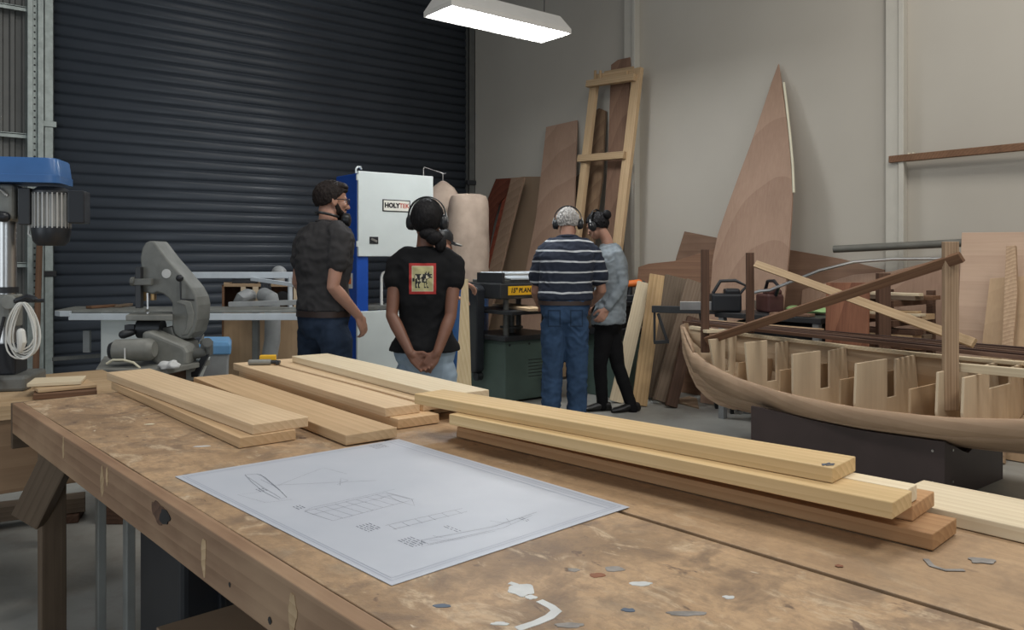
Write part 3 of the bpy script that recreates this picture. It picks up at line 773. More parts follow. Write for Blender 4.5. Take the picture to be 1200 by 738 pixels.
m = MB(); m.beam(s3(217, 300, SY), s3(218, 408, SY), .009, .004, FW); m.build('blade', M['steel'], bs)
m = MB(); m.obox(s3(200, 385, SY - .01), (.03, .03, .016), Matrix((RT, FW, UP)).transposed()); m.build('blade_guard', M['cast_light'], bs, bevel=.003)
# table
c0, c1 = s3(118, 437, SY - .15), s3(345, 437, SY - .12)
zt_ = s3(200, 426).z
m = MB(); pts_ = [s3(112, 440, SY - .10), s3(338, 436, SY - .10), s3(338, 400, SY + .22), s3(150, 400, SY + .22)]
pts_ = [V((p.x, p.y, zt_)) for p in pts_]; m.prism(pts_, UP * .028); m.build('table', M['cast_light'], bs, bevel=.004)
m = MB(); m.tube([V((s3(175, 455).x, s3(175, 455).y, zt_ - .05)), V((s3(290, 455).x, s3(290, 455).y, zt_ - .05))], .05, 16)
m.obox(s3(140, 475, SY - .03), (.05, .05, .05), Matrix((RT, FW, UP)).transposed()); m.tube([s3(100, 500, SY - .08), s3(140, 490, SY - .06)], [.022, .018], 10, dome=True); m.build('trunnion', M['dark_steel'], bs, smooth=True)
m = MB(); m.prism([s3(270, 470), s3(335, 460), s3(345, 500), s3(410, 540), s3(420, 600), s3(330, 600), s3(230, 520)], FW * .15); m.build('neck', M['cast_grey'], bs, bevel=.01)
# lower wheel guard
m = MB(); m.prism([s3(185, 487, SY - .14), s3(225, 484, SY - .14), s3(395, 555, SY - .14), s3(412, 585, SY - .14), s3(408, 640, SY - .14), s3(385, 668, SY - .14), s3(270, 655, SY - .14), s3(190, 600, SY - .14)], FW * .13); m.build('lower_guard', M['cast_light'], bs, bevel=.02, seg=3)
# motor
a, b = s3(48, 578, SY - .20), s3(252, 570, SY - .20); d = (b - a).normalized()
m = MB(); m.tube([a + d * .012, a + d * .02, b - d * .03, b - d * .012, b], [.048, .056, .056, .05, .038], 28); mot = m.build('motor', M['cast_light'], bs, smooth=True)
m = MB(); m.tube([a - d * .008, a + d * .014], [.040, .050], 20); m.build('motor_fan_cover', M['dark_steel'], mot, smooth=True)
m = MB(); m.tube([s3(107, 565, SY - .262), s3(108, 622, SY - .262)], .004, 6); m.build('motor_strap', M['paint_white'], mot)
m = MB(); m.tube([s3(20, 640, SY - .27), s3(50, 622, SY - .27), s3(100, 622, SY - .27), s3(150, 635, SY - .27), s3(180, 660, SY - .27)], .006, 8); m.build('motor_lead', M['cream'], mot, smooth=True)
# shaft, knuckle and hanging lever on the right
m = MB(); m.tube([s3(400, 595, SY - .05), s3(500, 585, SY - .05)], [.032, .026], 16); m.tube([s3(505, 538, SY - .09), s3(505, 538, SY)], .024, 14); m.prism([s3(480, 520, SY - .06), s3(515, 535, SY - .06), s3(515, 600, SY - .06), s3(478, 605, SY - .06), s3(470, 560, SY - .06)], FW * .05); m.build('knuckle', M['cast_grey'], bs, smooth=True)
m = MB(); m.prism([s3(475, 600, SY - .07), s3(510, 595, SY - .07), s3(455, 705, SY - .07), s3(425, 705, SY - .07), s3(424, 680, SY - .07), s3(440, 680, SY - .07)], FW * .03); m.build('foot_lever', M['black_plastic'], bs, bevel=.004)
m = MB(); m.tube([s3(470, 545, SY - .03), s3(485, 505, SY - .03), s3(480, 530, SY - .03)], .010, 8); m.build('wing_nut', M['cast_light'], bs, smooth=True)
# stand: base plate on a dark wooden cabinet
zb = s3(150, 655, SY - .2).z
q = [gl(112, SY - .32), gl(196, SY - .32), gl(246, SY + .02), gl(240, SY + .2), gl(122, SY + .2)]
m = MB(); m.prism([V((p.x, p.y, zb - .02)) for p in q], UP * .025); m.build('base_plate', M['cast_light'], bs, bevel=.003)
m = MB(); q2 = [gl(112, SY - .30), gl(190, SY - .30), gl(236, SY + .18), gl(124, SY + .18)]
m.prism([V((p.x, p.y, 0)) for p in q2], UP * (zb - .021)); m.build('stand', M['dark_timber'], bs, bevel=.004)
m = MB(); m.prism([s3(380, 620, SY - .02), s3(480, 620, SY - .02), s3(440, 720, SY - .02), s3(380, 720, SY - .02)], FW * .12)
m.build('guard_plate', M['white_paint'], bs, bevel=.004)
# rag
m = MB(); c = s3(322, 680, SY - .30); c.z = zb + .028
m.ell(c - UP * .01, (.055, .032, .024), Matrix((RT, FW, UP)).transposed(), 4)
for v in m.bm.verts: v.co += (v.co - c).normalized() * .014 * noise.noise(v.co * 38); v.co.z = max(v.co.z, zb + .0062)
rag = tag(m.build('rag', M['paint_white'], smooth=True), 'crumpled white rag beside the small bandsaw motor', 'rag')
# blue lidded tub behind
tb = thing('plastic_tub', gl(250, 4.75), 'grey plastic tub with a blue top standing just right of the small bandsaw', 'tub')
zl, zt2 = at(250, 405, 4.75).z, at(250, 401, 4.75).z
def trect(px0, px1, Y, dpt_, z, sh=0): return [gl(px0 + sh, Y, z), gl(px1, Y, z), gl(px1 + 1, Y + dpt_, z), gl(px0 + 2, Y + dpt_, z)]
m = MB(); m.loft([trect(236, 262, 4.7, .3, .0), trect(234, 268, 4.7, .3, zl - .05), trect(233, 270, 4.7, .3, zl - .02)]); m.build('body', M['hose'], tb, bevel=.01)
m = MB(); m.loft([trect(232, 270.5, 4.69, .32, zl - .045), trect(232, 270.5, 4.69, .32, zl + .005), trect(235, 268, 4.7, .29, zt2 + .01)]); m.build('lid', plain('tub_blue', (.16, .36, .62, 1), .45), tb, bevel=.006)

# ================================================================ panel saw further back
PY = 6.1
ps_ = thing('panel_saw', gl(200, PY + .3), 'long white sliding-table panel saw in front of the roller shutter', 'saw')
zt3 = 1.3 - 63 * PY / FPX
a, b = gl(78, PY), gl(352, PY)
def on(px, Y, z): return gl(px, Y, z)
m = MB(); m.beam(on(82, PY, .857), on(356, PY, .857), .05, .05); m.build('sliding_rail', M['alu'], ps_, bevel=.004)
m = MB(); m.prism([on(64, PY + .03, .86), on(70, PY - .03, .86), on(82, PY - .03, .86), on(84, PY + .03, .86)], UP * .04); m.build('rail_end', M['alu'], ps_, bevel=.004)
m = MB(); m.prism([on(64, PY + .03, .885), on(352, PY + .03, .885), on(345, PY + .50, .885), on(88, PY + .55, .885)], UP * .018); m.build('table', M['cast_light'], ps_, bevel=.003)
m = MB(); m.prism([on(118, PY + .08, 0), on(210, PY + .08, 0), on(215, PY + .6, 0), on(126, PY + .6, 0)], UP * .884); m.build('cabinet', M['white_paint'], ps_, bevel=.008)
m = MB(); m.beam(on(98, PY + .2, .65), on(106, PY + .2, .65), .03, .17); m.build('switch_bracket', M['hose'], ps_, bevel=.004)
m = MB(); m.beam(on(62, PY + .3, .50), on(120, PY + .3, .53), .03, .03); m.build('stretcher', M['cast_grey'], ps_, bevel=.003)
m = MB(); m.beam(on(190, PY + .46, 1.160), on(352, PY + .46, 1.160), .03, .052); m.build('upper_fence', M['alu'], ps_, bevel=.004)
m = MB(); m.beam(on(222, PY + .46, .90), on(222, PY + .46, 1.15), .03, .03); m.build('fence_post', M['alu'], ps_, bevel=.003)
m = MB(); m.beam(on(340, PY + .46, .90), on(340, PY + .46, 1.15), .03, .03); m.build('fence_post', M['alu'], ps_, bevel=.003)
m = MB(); m.beam(on(295, PY + .45, 1.13), on(350, PY + .2, 1.085), .03, .03); m.build('diagonal_arm', M['alu'], ps_, bevel=.003)
m = MB(); m.beam(on(268, PY + .15, .94), on(352, PY + .2, .955), .03, .04); m.build('cross_fence', M['hose'], ps_, bevel=.004)
m = MB(); m.beam(on(300, PY + .4, 0), on(300, PY + .4, .884), .05, .05, FW); m.build('outrigger_leg', M['cast_grey'], ps_, bevel=.004)
for i, (pa, pb, Y, w, mat, l) in enumerate((((104, 366), (135, 359), PY + .2, .06, 'brown_timber', 'reddish brown offcut lying on the left end of the panel saw table'), ((138, 362), (152, 356), PY + .35, .05, 'grey_timber', 'darker short offcut on the panel saw table beside the reddish one'))):
    a, b = gl(pa[0], Y, .9155), gl(pb[0], Y + .25, .9155); tag(plank('table_offcut', a, b, w, .02, M[mat]), l, 'offcut')
# plywood housing with dust hoses behind the table
hs = thing('dust_cabinet', gl(310, 7.1), 'open plywood cabinet with grey dust hoses behind the panel saw', 'cabinet')
Yh = 7.0
def hb(px0, px1, d0, d1, z0, z1): 
    m = MB(); m.prism([on(px0, Yh + d0, z0), on(px1, Yh + d0, z0), on(px1, Yh + d1, z0), on(px0, Yh + d1, z0)], UP * (z1 - z0)); return m
hb(262, 352, 0, .02, 0, .83).build('front_panel', M['ply_tan'], hs, bevel=.002)
hb(262, 352, 0, .5, 1.05, 1.075).build('top_panel', M['ply_tan'], hs, bevel=.002)
hb(282, 288, 0, .5, 0.84, 1.05).build('divider', M['frame_ply'], hs, bevel=.002)
hb(296, 303, 0, .5, 0.84, 1.05).build('divider', M['frame_ply'], hs, bevel=.002)
hb(344, 352, 0, .5, 0.84, 1.05).build('divider', M['frame_ply'], hs, bevel=.002)
hb(260, 263, 0, .5, 0.0, 1.05).build('side_panel', M['brown_timber'], hs, bevel=.002)
hb(262, 352, .5, .52, 0.0, 1.05).build('back_panel', M['ply_brown'], hs, bevel=.002)
hb(272, 302, .1, .4, 1.076, 1.11).build('black_pad', M['black_plastic'], hs, bevel=.004)
hb(305, 318, .0, .3, 1.0, 1.12).build('black_duct', M['black_plastic'], hs, bevel=.004)
m = MB(); m.tube([on(280, Yh - .12, .90), on(284, Yh - .14, .965), on(290, Yh - .1, .985), on(296, Yh + .05, .97)], [.056, .056, .054, .05], 14, dome=True); m.build('hose', M['hose'], hs, smooth=True)
m = MB()
ps2 = [on(312, Yh - .05, .0), on(313, Yh - .10, .35), on(319, Yh - .14, .6), on(320, Yh - .15, .84), on(317, Yh - .14, .96), on(309, Yh - .05, .98)]
m.tube(ps2, .066, 18); m.build('hose', M['hose'], hs, smooth=True)
m = MB(); m.disc(on(333, Yh + .08, .95), -FW, .06, .05, 20); m.build('outlet', M['black_rubber'], hs)
m = MB(); m.ell(on(327, Yh + .2, 1.17), (.065, .065, .06)); m.tube([on(327, Yh + .2, 1.076), on(327, Yh + .2, 1.17)], .05, 14); m.build('filter_cap', M['hose'], hs, smooth=True)
# ================================================================ tall two-wheel bandsaw with the blue column
hx0, hx1, hy = 3.517, 4.322, 6.54
hb_ = thing('large_bandsaw', (3.9, hy + .25, 0), 'tall blue bandsaw with white wheel doors and a maker badge, before the roller shutter', 'bandsaw')
m = MB(); m.box((hx0 - .005, hy + .02, 0), (hx0 + .115, hy + .43, 2.065)); m.build('column', M['blue_deep'], hb_, bevel=.012)
m = MB(); m.box((hx0 + .116, hy + .03, 1.33), (hx1 - .02, hy + .36, 2.07)); m.build('upper_wheel_housing', M['blue_deep'], hb_, bevel=.01)
m = MB(); m.box((hx0 + .116, hy + .03, 0), (hx1 - .06, hy + .36, .80)); m.build('lower_wheel_housing', M['blue_deep'], hb_, bevel=.01)
m = MB(); m.box((hx0, hy, 1.312), (hx1, hy + .028, 2.084)); d1 = m.build('upper_door', M['white_paint'], hb_, bevel=.006)
m = MB(); m.box((hx0 - .01, hy, .06), (hx1 - .05, hy + .028, .816)); d2 = m.build('lower_door', M['white_paint'], hb_, bevel=.006)
def hp(px, py, dy=0): p = ony(px, py, hy); return V((p.x, hy - dy, p.z))
a, b = hp(448, 247.5), hp(480.5, 235)
m = MB(); m.box((a.x, hy - .005, a.z), (b.x, hy, b.z)); pl_ = m.build('badge', M['black_ink'], d1, bevel=.002)
m = MB(); m.box((a.x + .012, hy - .0065, a.z + .009), (b.x - .012, hy - .005, b.z - .009)); m.build('badge_face', M['plate'], pl_)
w_ = b.x - a.x; zc = (a.z + b.z) / 2
m = MB(); m.text('HOLY', .060, (a.x + w_ * .335, hy - .0072, zc), (1, 0, 0), (0, 0, 1), bold=.0034); m.build('lettering', M['black_ink'], pl_, recalc=False)
m = MB(); m.text('TEK', .060, (a.x + w_ * .775, hy - .0072, zc), (1, 0, 0), (0, 0, 1), bold=.0012); m.build('lettering', M['red_ink'], pl_, recalc=False)
c = hp(438, 281.5)
m = MB(); m.box((c.x - .045, hy - .006, c.z - .032), (c.x + .045, hy, c.z + .032)); lt = m.build('latch', M['black_rubber'], d1, bevel=.003)
m = MB(); m.beam((c.x - .03, hy - .008, c.z + .012), (c.x + .03, hy - .008, c.z - .012), .02, .006, (0, -1, 0)); m.build('latch_handle', M['steel'], lt, bevel=.002)
for z in (1.40, 2.0, .2, .7):
    m = MB(); m.tube([(hx0 - .008, hy + .004, z), (hx0 - .008, hy + .004, z + .05)], .012, 10); m.build('hinge', M['white_paint'], hb_, smooth=True)
m = MB(); m.tube([(hx0 + .03, hy + .1, 2.07), (hx0 + .03, hy + .1, 2.11), (hx0 + .045, hy + .1, 2.13), (hx0 + .07, hy + .1, 2.13), (hx0 + .085, hy + .1, 2.11)], .010, 8); m.build('lifting_eye', M['white_paint'], hb_, smooth=True)
m = MB(); m.box((hx0 - .009, hy + .10, 1.02), (hx0 - .005, hy + .24, 1.16)); stc = m.build('warning_label', M['plate'], hb_)
m = MB(); m.box((hx0 - .0105, hy + .12, 1.06), (hx0 - .009, hy + .22, 1.12)); m.build('warning_panel', M['orange'], stc)
a = ony(447, 366, hy + .12); b = ony(449, 318, hy + .12); x2 = b.x + .24
m = MB(); m.tube([(a.x, hy + .12, .80), (a.x, hy + .12, 1.12), (a.x + .012, hy + .12, 1.155), (a.x + .05, hy + .12, 1.17), (x2 - .05, hy + .12, 1.17), (x2, hy + .12, 1.14), (x2, hy + .12, .80)], .014, 10); m.build('guard_rail', M['white_plastic'], hb_, smooth=True)
m = MB(); m.beam((hx0 + .55, hy + .2, .80), (hx0 + .55, hy + .2, 1.33), .05, .05, (0, 1, 0)); m.build('guide_post', M['dark_steel'], hb_, bevel=.003)
m = MB(); m.box((hx0 + .118, hy + .04, .82), (hx1 - .02, hy + .42, .86)); m.build('saw_table', M['cast_grey'], hb_, bevel=.004)

# ================================================================ dust collector with two cloth bags
B2 = gl(549, 8.0); B1 = gl(519, 8.35)
dc = thing('dust_collector', B2.lerp(B1, .5), 'dust collector with two beige cloth bags behind the planer and the bandsaw', 'dust collector')
def bag(name, c, prof, seed):
    m = MB(); m.lathe(prof, c, n=40)
    for v in m.bm.verts:
        d = V((v.co.x - c.x, v.co.y - c.y, 0))
        if d.length > .02: v.co += d.normalized() * (.012 * noise.noise(V((v.co.x * 7 + seed, v.co.y * 7, v.co.z * 3.4))) + .005 * noise.noise(V((v.co.x * 15, v.co.y * 15, v.co.z * 17 + seed))))
    return m.build(name, M['bag_cloth'], dc, smooth=True)
def zp(py, Y): return 1.3 + (302 - py) * Y / FPX
prof = [(.02, zp(335, 8.0))] + [(r, zp(y, 8.0)) for r, y in ((.19, 334), (.205, 325), (.198, 322), (.206, 317), (.199, 313), (.203, 300), (.202, 285), (.200, 265), (.197, 245), (.190, 236), (.172, 230), (.13, 228), (.02, 228))]
bag('collector_bag', B2, prof, 1)
prof = [(.02, 1.0), (.19, 1.0), (.195, 1.3)] + [(r, zp(y, 8.35)) for r, y in ((.20, 255), (.195, 238), (.17, 229), (.115, 220), (.05, 214), (.02, 212))]
bag('filter_bag', B1, prof, 4)
for c in (B1, B2):
    m = MB(); m.lathe([(.205, .97), (.21, .975), (.21, 1.02), (.205, 1.025), (.01, 1.02), (.01, .97)], c); m.build('collar', M['blue_deep'], dc, smooth=True)
    m = MB(); m.lathe([(.19, .14), (.2, .14), (.2, .97), (.01, .97), (.01, .14)], c); m.build('drum', M['blue_paint'], dc, smooth=True)
m = MB(); mid = B1.lerp(B2, .5)
m.obox(V((mid.x, mid.y, .10)), (.56, .44, .08), Matrix((RT, FW, UP)).transposed()); m.build('base', M['blue_deep'], dc, bevel=.01)
for k in (-.22, .22):
    for q in (-.17, .17):
        m = MB(); cc = mid + RT * k + FW * q; m.tube([V((cc.x - .012, cc.y, .031)), V((cc.x + .012, cc.y, .031))], .03, 14); m.build('castor', M['black_rubber'], dc)
m = MB(); e = B1 - RT * .20 + FW * .0
m.tube([V((e.x, e.y, 1.0)), V((e.x, e.y, zp(198, 8.35))), V((e.x + .01, e.y, zp(196, 8.35))), B1 + UP * zp(203, 8.35) + RT * .0, B1 + UP * zp(212, 8.35)], .007, 8); m.build('bag_hanger', M['steel'], dc, smooth=True)
m = MB(); cc = B1 + UP * zp(204, 8.35); m.tube([cc + RT * -.0, cc + RT * .03 + UP * .01], .007, 6); m.build('hook', M['steel'], dc)

# ================================================================ planer / thicknesser
px0, py0 = 4.48, 5.63
pw, pd = .64, .58
pn = thing('planer', (px0 + pw / 2, py0 + pd / 2, 0), 'green thickness planer with a yellow name strip, worked by the man in stripes', 'planer')
m = MB(); m.box((px0, py0, .02), (px0 + pw, py0 + pd, .555)); cab = m.build('cabinet', M['green_paint'], pn, bevel=.008)
for k in range(6):
    m = MB(); m.box((px0 + .27, py0 - .002, .22 + k * .03), (px0 + .52, py0, .226 + k * .03)); m.build('louvre', M['dark_steel'], cab)
for x in (.05, .28):
    m = MB(); m.disc((px0 + x, py0, .52), (0, -1, 0), .011, .004, 12); m.build('screw', M['dark_steel'], cab)
m = MB(); m.box((px0 + .42, py0 - .003, .05), (px0 + .56, py0, .19)); m.build('vent', M['black_rubber'], cab)
m = MB(); m.box((px0 - .03, py0 - .03, .556), (px0 + pw + .03, py0 + pd + .03, .600)); m.build('base_casting', M['dark_steel'], pn, bevel=.008)
for x in (.09, pw - .09):
    for y in (.10, pd - .10):
        m = MB(); m.tube([(px0 + x, py0 + y, .60), (px0 + x, py0 + y, 1.0)], .027, 14); m.build('column', M['cast_grey'], pn, smooth=True)
m = MB(); m.tube([(px0 + .3, py0 + .28, .60), (px0 + .3, py0 + .28, .79)], .03, 14); m.tube([(px0 + .3, py0 + .28, .645), (px0 + .3, py0 + .28, .66)], .11, 20); m.build('lift_screw', M['cast_grey'], pn, smooth=True)
m = MB(); m.box((px0 - .02, py0 - .12, .795), (px0 + pw + .02, py0 + pd + .05, .83)); m.build('table', M['dark_steel'], pn, bevel=.006)
m = MB(); m.box((px0 - .04, py0 + .02, .93), (px0 + pw + .04, py0 + pd - .02, 1.075)); hd = m.build('cutter_head', M['dark_steel'], pn, bevel=.015)
m = MB(); m.box((px0 + .02, py0 + .06, 1.075), (px0 + pw - .02, py0 + pd - .06, 1.10)); m.build('top_plate', M['cast_grey'], pn, bevel=.006)
m = MB(); m.prism([(px0 + .10, py0 + .04, 1.10), (px0 + pw, py0 + .04, 1.10), (px0 + pw, py0 + .30, 1.14), (px0 + .10, py0 + .30, 1.14)], (0, 0, .012)); m.build('chip_cover', M['alu'], pn, bevel=.003)
for y in (.04, .36):
    m = MB(); m.tube([(px0, py0 + y, 1.155), (px0 + pw, py0 + y, 1.155)], .016, 12); m.build('return_roller', M['alu'], pn, smooth=True)
for x in (.0, pw):
    m = MB(); m.box((px0 + x - .015, py0 + .02, 1.075), (px0 + x + .015, py0 + .40, 1.165)); m.build('roller_bracket', M['dark_steel'], pn, bevel=.003)
lx = px0 + .05
m = MB(); m.box((lx, py0 + .016, .965), (lx + .36, py0 + .020, 1.045)); ls = m.build('name_strip', M['yellow'], hd)
m = MB(); m.text('15" PLANER', .058, (lx + .175, py0 + .0150, 1.005), (1, 0, 0), (0, 0, 1), bold=.0016, shear=.15); m.build('lettering', M['black_ink'], ls, recalc=False)
# belt guard on the left side: rounded slab
m = MB(); gy = py0 + .34; ring = []
for a in range(25):
    an = PI * a / 24; ring.append((gy + .10 * math.cos(an), 1.00 + .06 * math.sin(an)))
for a in range(25):
    an = PI + PI * a / 24; ring.append((gy + .085 * math.cos(an), .30 + .05 * math.sin(an)))
m.prism([V((px0 - .13, y, z)) for y, z in ring], (.09, 0, 0)); bg = m.build('belt_guard', M['black_plastic'], pn, bevel=.012, seg=3)
m = MB(); m.tube([(px0 - .09, gy - .02, .22), (px0 - .03, gy - .02, .22)], .04, 14); m.build('pulley', M['dark_steel'], pn, smooth=True)
m = MB(); m.tube([(px0 - .09, gy, .28), (px0 + .0, gy, .28)], .02, 10); m.build('guard_spacer', M['dark_steel'], pn)
tag(plank('planed_board', V((px0 + .18, py0 - .25, .844)), V((px0 + .42, py0 + .58, .844)), .20, .024, M['pine']), 'board lying on the planer table under the cutter head', 'board')

# ================================================================ green jointer behind the right hand woman
jx, jy = 5.44, 5.22
jn = thing('jointer', (jx + .26, jy + .2, 0), 'green jointer with a black table behind the woman in the grey shirt', 'jointer')
m = MB(); m.box((jx, jy, 0), (jx + .52, jy + .40, .58)); m.build('cabinet', M['green_paint'], jn, bevel=.008)
m = MB(); m.box((jx - .06, jy - .05, .581), (jx + .58, jy + .45, .64)); m.build('base_casting', M['dark_steel'], jn, bevel=.006)
m = MB(); m.box((jx + .05, jy + .05, .641), (jx + .45, jy + .35, .84)); m.build('bed', M['dark_steel'], jn, bevel=.006)
m = MB(); m.box((jx - .14, jy + .02, .841), (jx + .66, jy + .38, .885)); m.build('table', M['black_plastic'], jn, bevel=.006)
m = MB(); m.box((jx - .05, jy + .32, .886), (jx + .6, jy + .36, 1.02)); m.build('fence', M['dark_steel'], jn, bevel=.004)

# ================================================================ people's neighbour: pale plank standing on its end by the planer
a, b = gl(541, 6.0), at(544, 325, 6.25)
m = MB(); p0, p1 = at(530, 330, 6.2), None
pts_ = [gl(531, 6.05, .0), gl(553.5, 6.05, .0), at(548, 327, 6.25), at(541, 327, 6.25)]
m.prism(pts_, FW * .02 + RT * .004)
tag(m.build('tapered_board', wood('pine_tall', (.80, .66, .42, 1), (.64, .48, .27, 1), axis='Z', ring=18, blotch=.08), bevel=.002), 'tall pale tapering board on end between the woman in black and the planer', 'board')

# ================================================================ timber leaning on the right wall
def lean(px_poly, off, ztop, gap, t, name, mat, label, cat, group=None, floor=True, bev=.002):
    """sheet whose foot stands `off` from the wall and which meets the wall (less `gap`) at height ztop"""
    P0 = V((WX - gap, 0, ztop)); P1 = V((WX - off, 0, 0)); up = (P0 - P1).normalized(); N = V((0, 1, 0)).cross(up).normalized()
    if N.x < 0: N = -N
    ps = []
    for p in px_poly:
        q = onp(p[0], p[1], P0, N)
        if q.z < t * .5 or (len(p) > 2): q = q - up * ((q.z - .002) / up.z)
        ps.append(q)
    m = MB(); m.prism(ps, N * t)
    lo = min(v.co.z for v in m.bm.verts)
    if lo < .001:
        for v in m.bm.verts: v.co.z += .001 - lo
    return tag(m.build(name, mat, bevel=bev), label, cat, group)
G = 'sheets and boards leaning on the right wall'
# back layer first
lean([(716, 76), (724, 70), (738, 67), (738, 80), (733, 190), (727, 290, 1), (706, 290, 1), (712, 190)], .42, 3.6, .07, .02, 'leaning_board', wood('brownboard_tall', (.30, .18, .12, 1), (.21, .12, .08, 1), axis='Z', ring=8), 'tall brown board behind the pine ladder frame, its top broken off', 'board', G)
lean([(696, 131), (702, 127), (709, 130), (705, 210), (698, 260), (693, 300, 1), (676, 300, 1), (688, 205)], .50, 2.9, .06, .03, 'leaning_board', wood('brownboard_narrow', (.26, .17, .10, 1), (.17, .10, .06, 1), axis='Z', ring=12), 'narrow weathered board between the ladder frame stiles', 'board', G)
lean([(668, 214), (680, 203), (679, 250), (672, 300, 1), (660, 300, 1)], .52, 2.2, .04, .02, 'leaning_board', M['grey_timber'], 'short strip just left of the ladder frame', 'board', G)
lean([(640, 149), (676, 141), (673, 240), (664, 330, 1), (612, 330, 1), (628, 255)], .72, 2.95, .03, .018, 'ply_sheet', M['ply_pink'], 'tall plywood sheet behind the man in stripes', 'plywood sheet', G)
lean([(594, 210), (613, 207), (636, 207), (634, 330, 1), (572, 330, 1)], .45, 2.4, .03, .018, 'fibreboard_sheet', M['mdf'], 'wide tan fibreboard sheet at the left of the leaning timber', 'plywood sheet', G)
lean([(599, 209), (614, 208), (599, 265), (583, 325, 1), (569, 325, 1)], .88, 2.4, .20, .03, 'leaning_board', wood('greyboard', (.30, .20, .135, 1), (.22, .14, .09, 1), axis='Z', ring=10), 'slanting grey brown board left of the tan fibreboard sheet', 'board', G)
lean([(581, 210), (599, 209), (598, 220), (594, 229), (583, 240), (577, 262), (570, 305, 1), (556, 305, 1), (567, 262), (572, 232), (576, 222)], .60, 2.4, .08, .03, 'mahogany_board', M['mahogany'], 'dark red curved mahogany board leaning by the dust bag', 'board', G)
lean([(588, 237), (594, 229), (597, 226), (590, 262), (577, 300), (572, 318, 1), (562, 318, 1), (575, 290)], .74, 2.4, .14, .03, 'mahogany_board', wood('mahogany_bright', (.30, .075, .04, 1), (.17, .04, .022, 1), axis='Z', ring=12), 'narrow bright red board in front of the curved mahogany board', 'board', G)

# pine ladder frame
lf = thing('ladder_frame', (5.9, 6.3, 0), 'tall pine ladder-like frame leaning against the wall pilaster', 'frame', None)
P0 = V((WX - .16, 0, 3.3)); P1 = V((WX - .62, 0, 0)); upv = (P0 - P1).normalized(); NN = V((0, 1, 0)).cross(upv); NN = NN if NN.x > 0 else -NN
def lp(px, py, z0=False):
    q = onp(px, py, P0, NN)
    if z0: q = q - upv * ((q.z - .03) / upv.z)
    return q
def bar(a, b, w, t, name): return plank(name, a, b, w, t, M['frame_pine'], up=NN, parent=lf, bev=.003)
bar(lp(697, 97), lp(672, 300, 1), .10, .05, 'stile'); bar(lp(748, 80), lp(716, 340, 1), .115, .05, 'stile')
bar(lp(692, 100) - NN * .05, lp(748, 92) - NN * .05, .075, .05, 'rung'); bar(lp(682, 187) - NN * .05, lp(736, 183) - NN * .05, .075, .05, 'rung')
bar(lp(698, 91), lp(744, 84), .06, .05, 'top_rail'); bar(lp(706, 86) + NN * .03, lp(740, 80) + NN * .03, .06, .02, 'top_rail')
for px in (701, 707, 738):
    bar(lp(px, 84) - NN * .045, lp(px - .5, 96) - NN * .045, .022, .025, 'block')

# sail-shaped sheet
def sail():
    out = [(912, 75), (904, 97), (893, 130), (880, 168), (866, 205), (852, 243), (841, 275), (835, 305), (833, 335), (832, 372, 1), (915, 372, 1), (920, 340), (924, 300), (927, 260), (928.5, 226), (927, 195), (924, 160), (919, 120)]
    return lean(out, .62, 3.1, .03, .018, 'sail_shaped_sheet', M['ply_pink'], 'tall pointed sail-shaped plywood sheet leaning against the wall', 'plywood sheet')
sl = sail()
P0 = V((WX - .03, 0, 3.1)); P1 = V((WX - .62, 0, 0)); upv = (P0 - P1).normalized(); NN = V((0, 1, 0)).cross(upv); NN = NN if NN.x > 0 else -NN
m = MB(); ed = [onp(x, y, P0, NN) for x, y in ((917, 97), (920, 120), (924.5, 160), (927.6, 195), (928.8, 226))]
m.tube([p + V((0, -.012, 0)) for p in ed], .011, 6); m.build('edge_batten', M['cream'], sl, smooth=True)

# low brown sheets between the pilasters
lean([(802, 271), (842, 279), (838, 330, 1), (780, 330, 1), (792, 303)], .20, 1.65, .03, .018, 'ply_sheet', M['ply_brown'], 'tilted brown sheet just left of the sail-shaped sheet', 'plywood sheet', G)
lean([(748, 313), (760, 309), (790, 306), (838, 291), (838, 380, 1), (744, 380, 1)], .31, 1.5, .10, .018, 'ply_sheet', wood('ply_brown_warm', (.30, .17, .105, 1), (.22, .12, .075, 1), axis='Y', ring=6), 'low brown sheet with a rising top edge behind the leaning dark boards', 'plywood sheet', G)
lean([(922, 292), (985, 303), (1036, 316), (1036, 380, 1), (918, 380, 1)], .18, 1.65, .03, .018, 'ply_sheet', M['ply_brown'], 'dark brown sheet on the wall right of the sail-shaped sheet', 'plywood sheet', G)
lean([(940, 340), (1000, 322), (1045, 318), (1128, 297), (1128, 400, 1), (935, 400, 1)], .29, 1.55, .08, .018, 'ply_sheet', M['ply_pink'], 'pale brown sheet with a sloping top edge above the stacked timber', 'plywood sheet', G)
lean([(1127, 273), (1235, 272), (1235, 430, 1), (1127, 430, 1)], .58, 1.7, .10, .018, 'ply_sheet', M['ply_light'], 'large pinkish plywood sheet standing at the right edge of the picture', 'plywood sheet', G)
lean([(1160, 327), (1232, 322), (1232, 430, 1), (1150, 430, 1), (1153, 385)], .76, 1.3, .30, .018, 'ply_sheet', M['ply_tan'], 'smaller tan sheet in front of the large pinkish plywood sheet', 'plywood sheet', G)
lean([(1179, 290), (1190, 289), (1192, 345), (1192, 440, 1), (1184, 440, 1)], .90, 1.5, .30, .03, 'upright_batten', wood('batten_pine', (.56, .40, .26, 1), (.36, .23, .14, 1), axis='Z', ring=30, rings=.35), 'upright pine batten in front of the plywood at the right edge', 'timber')

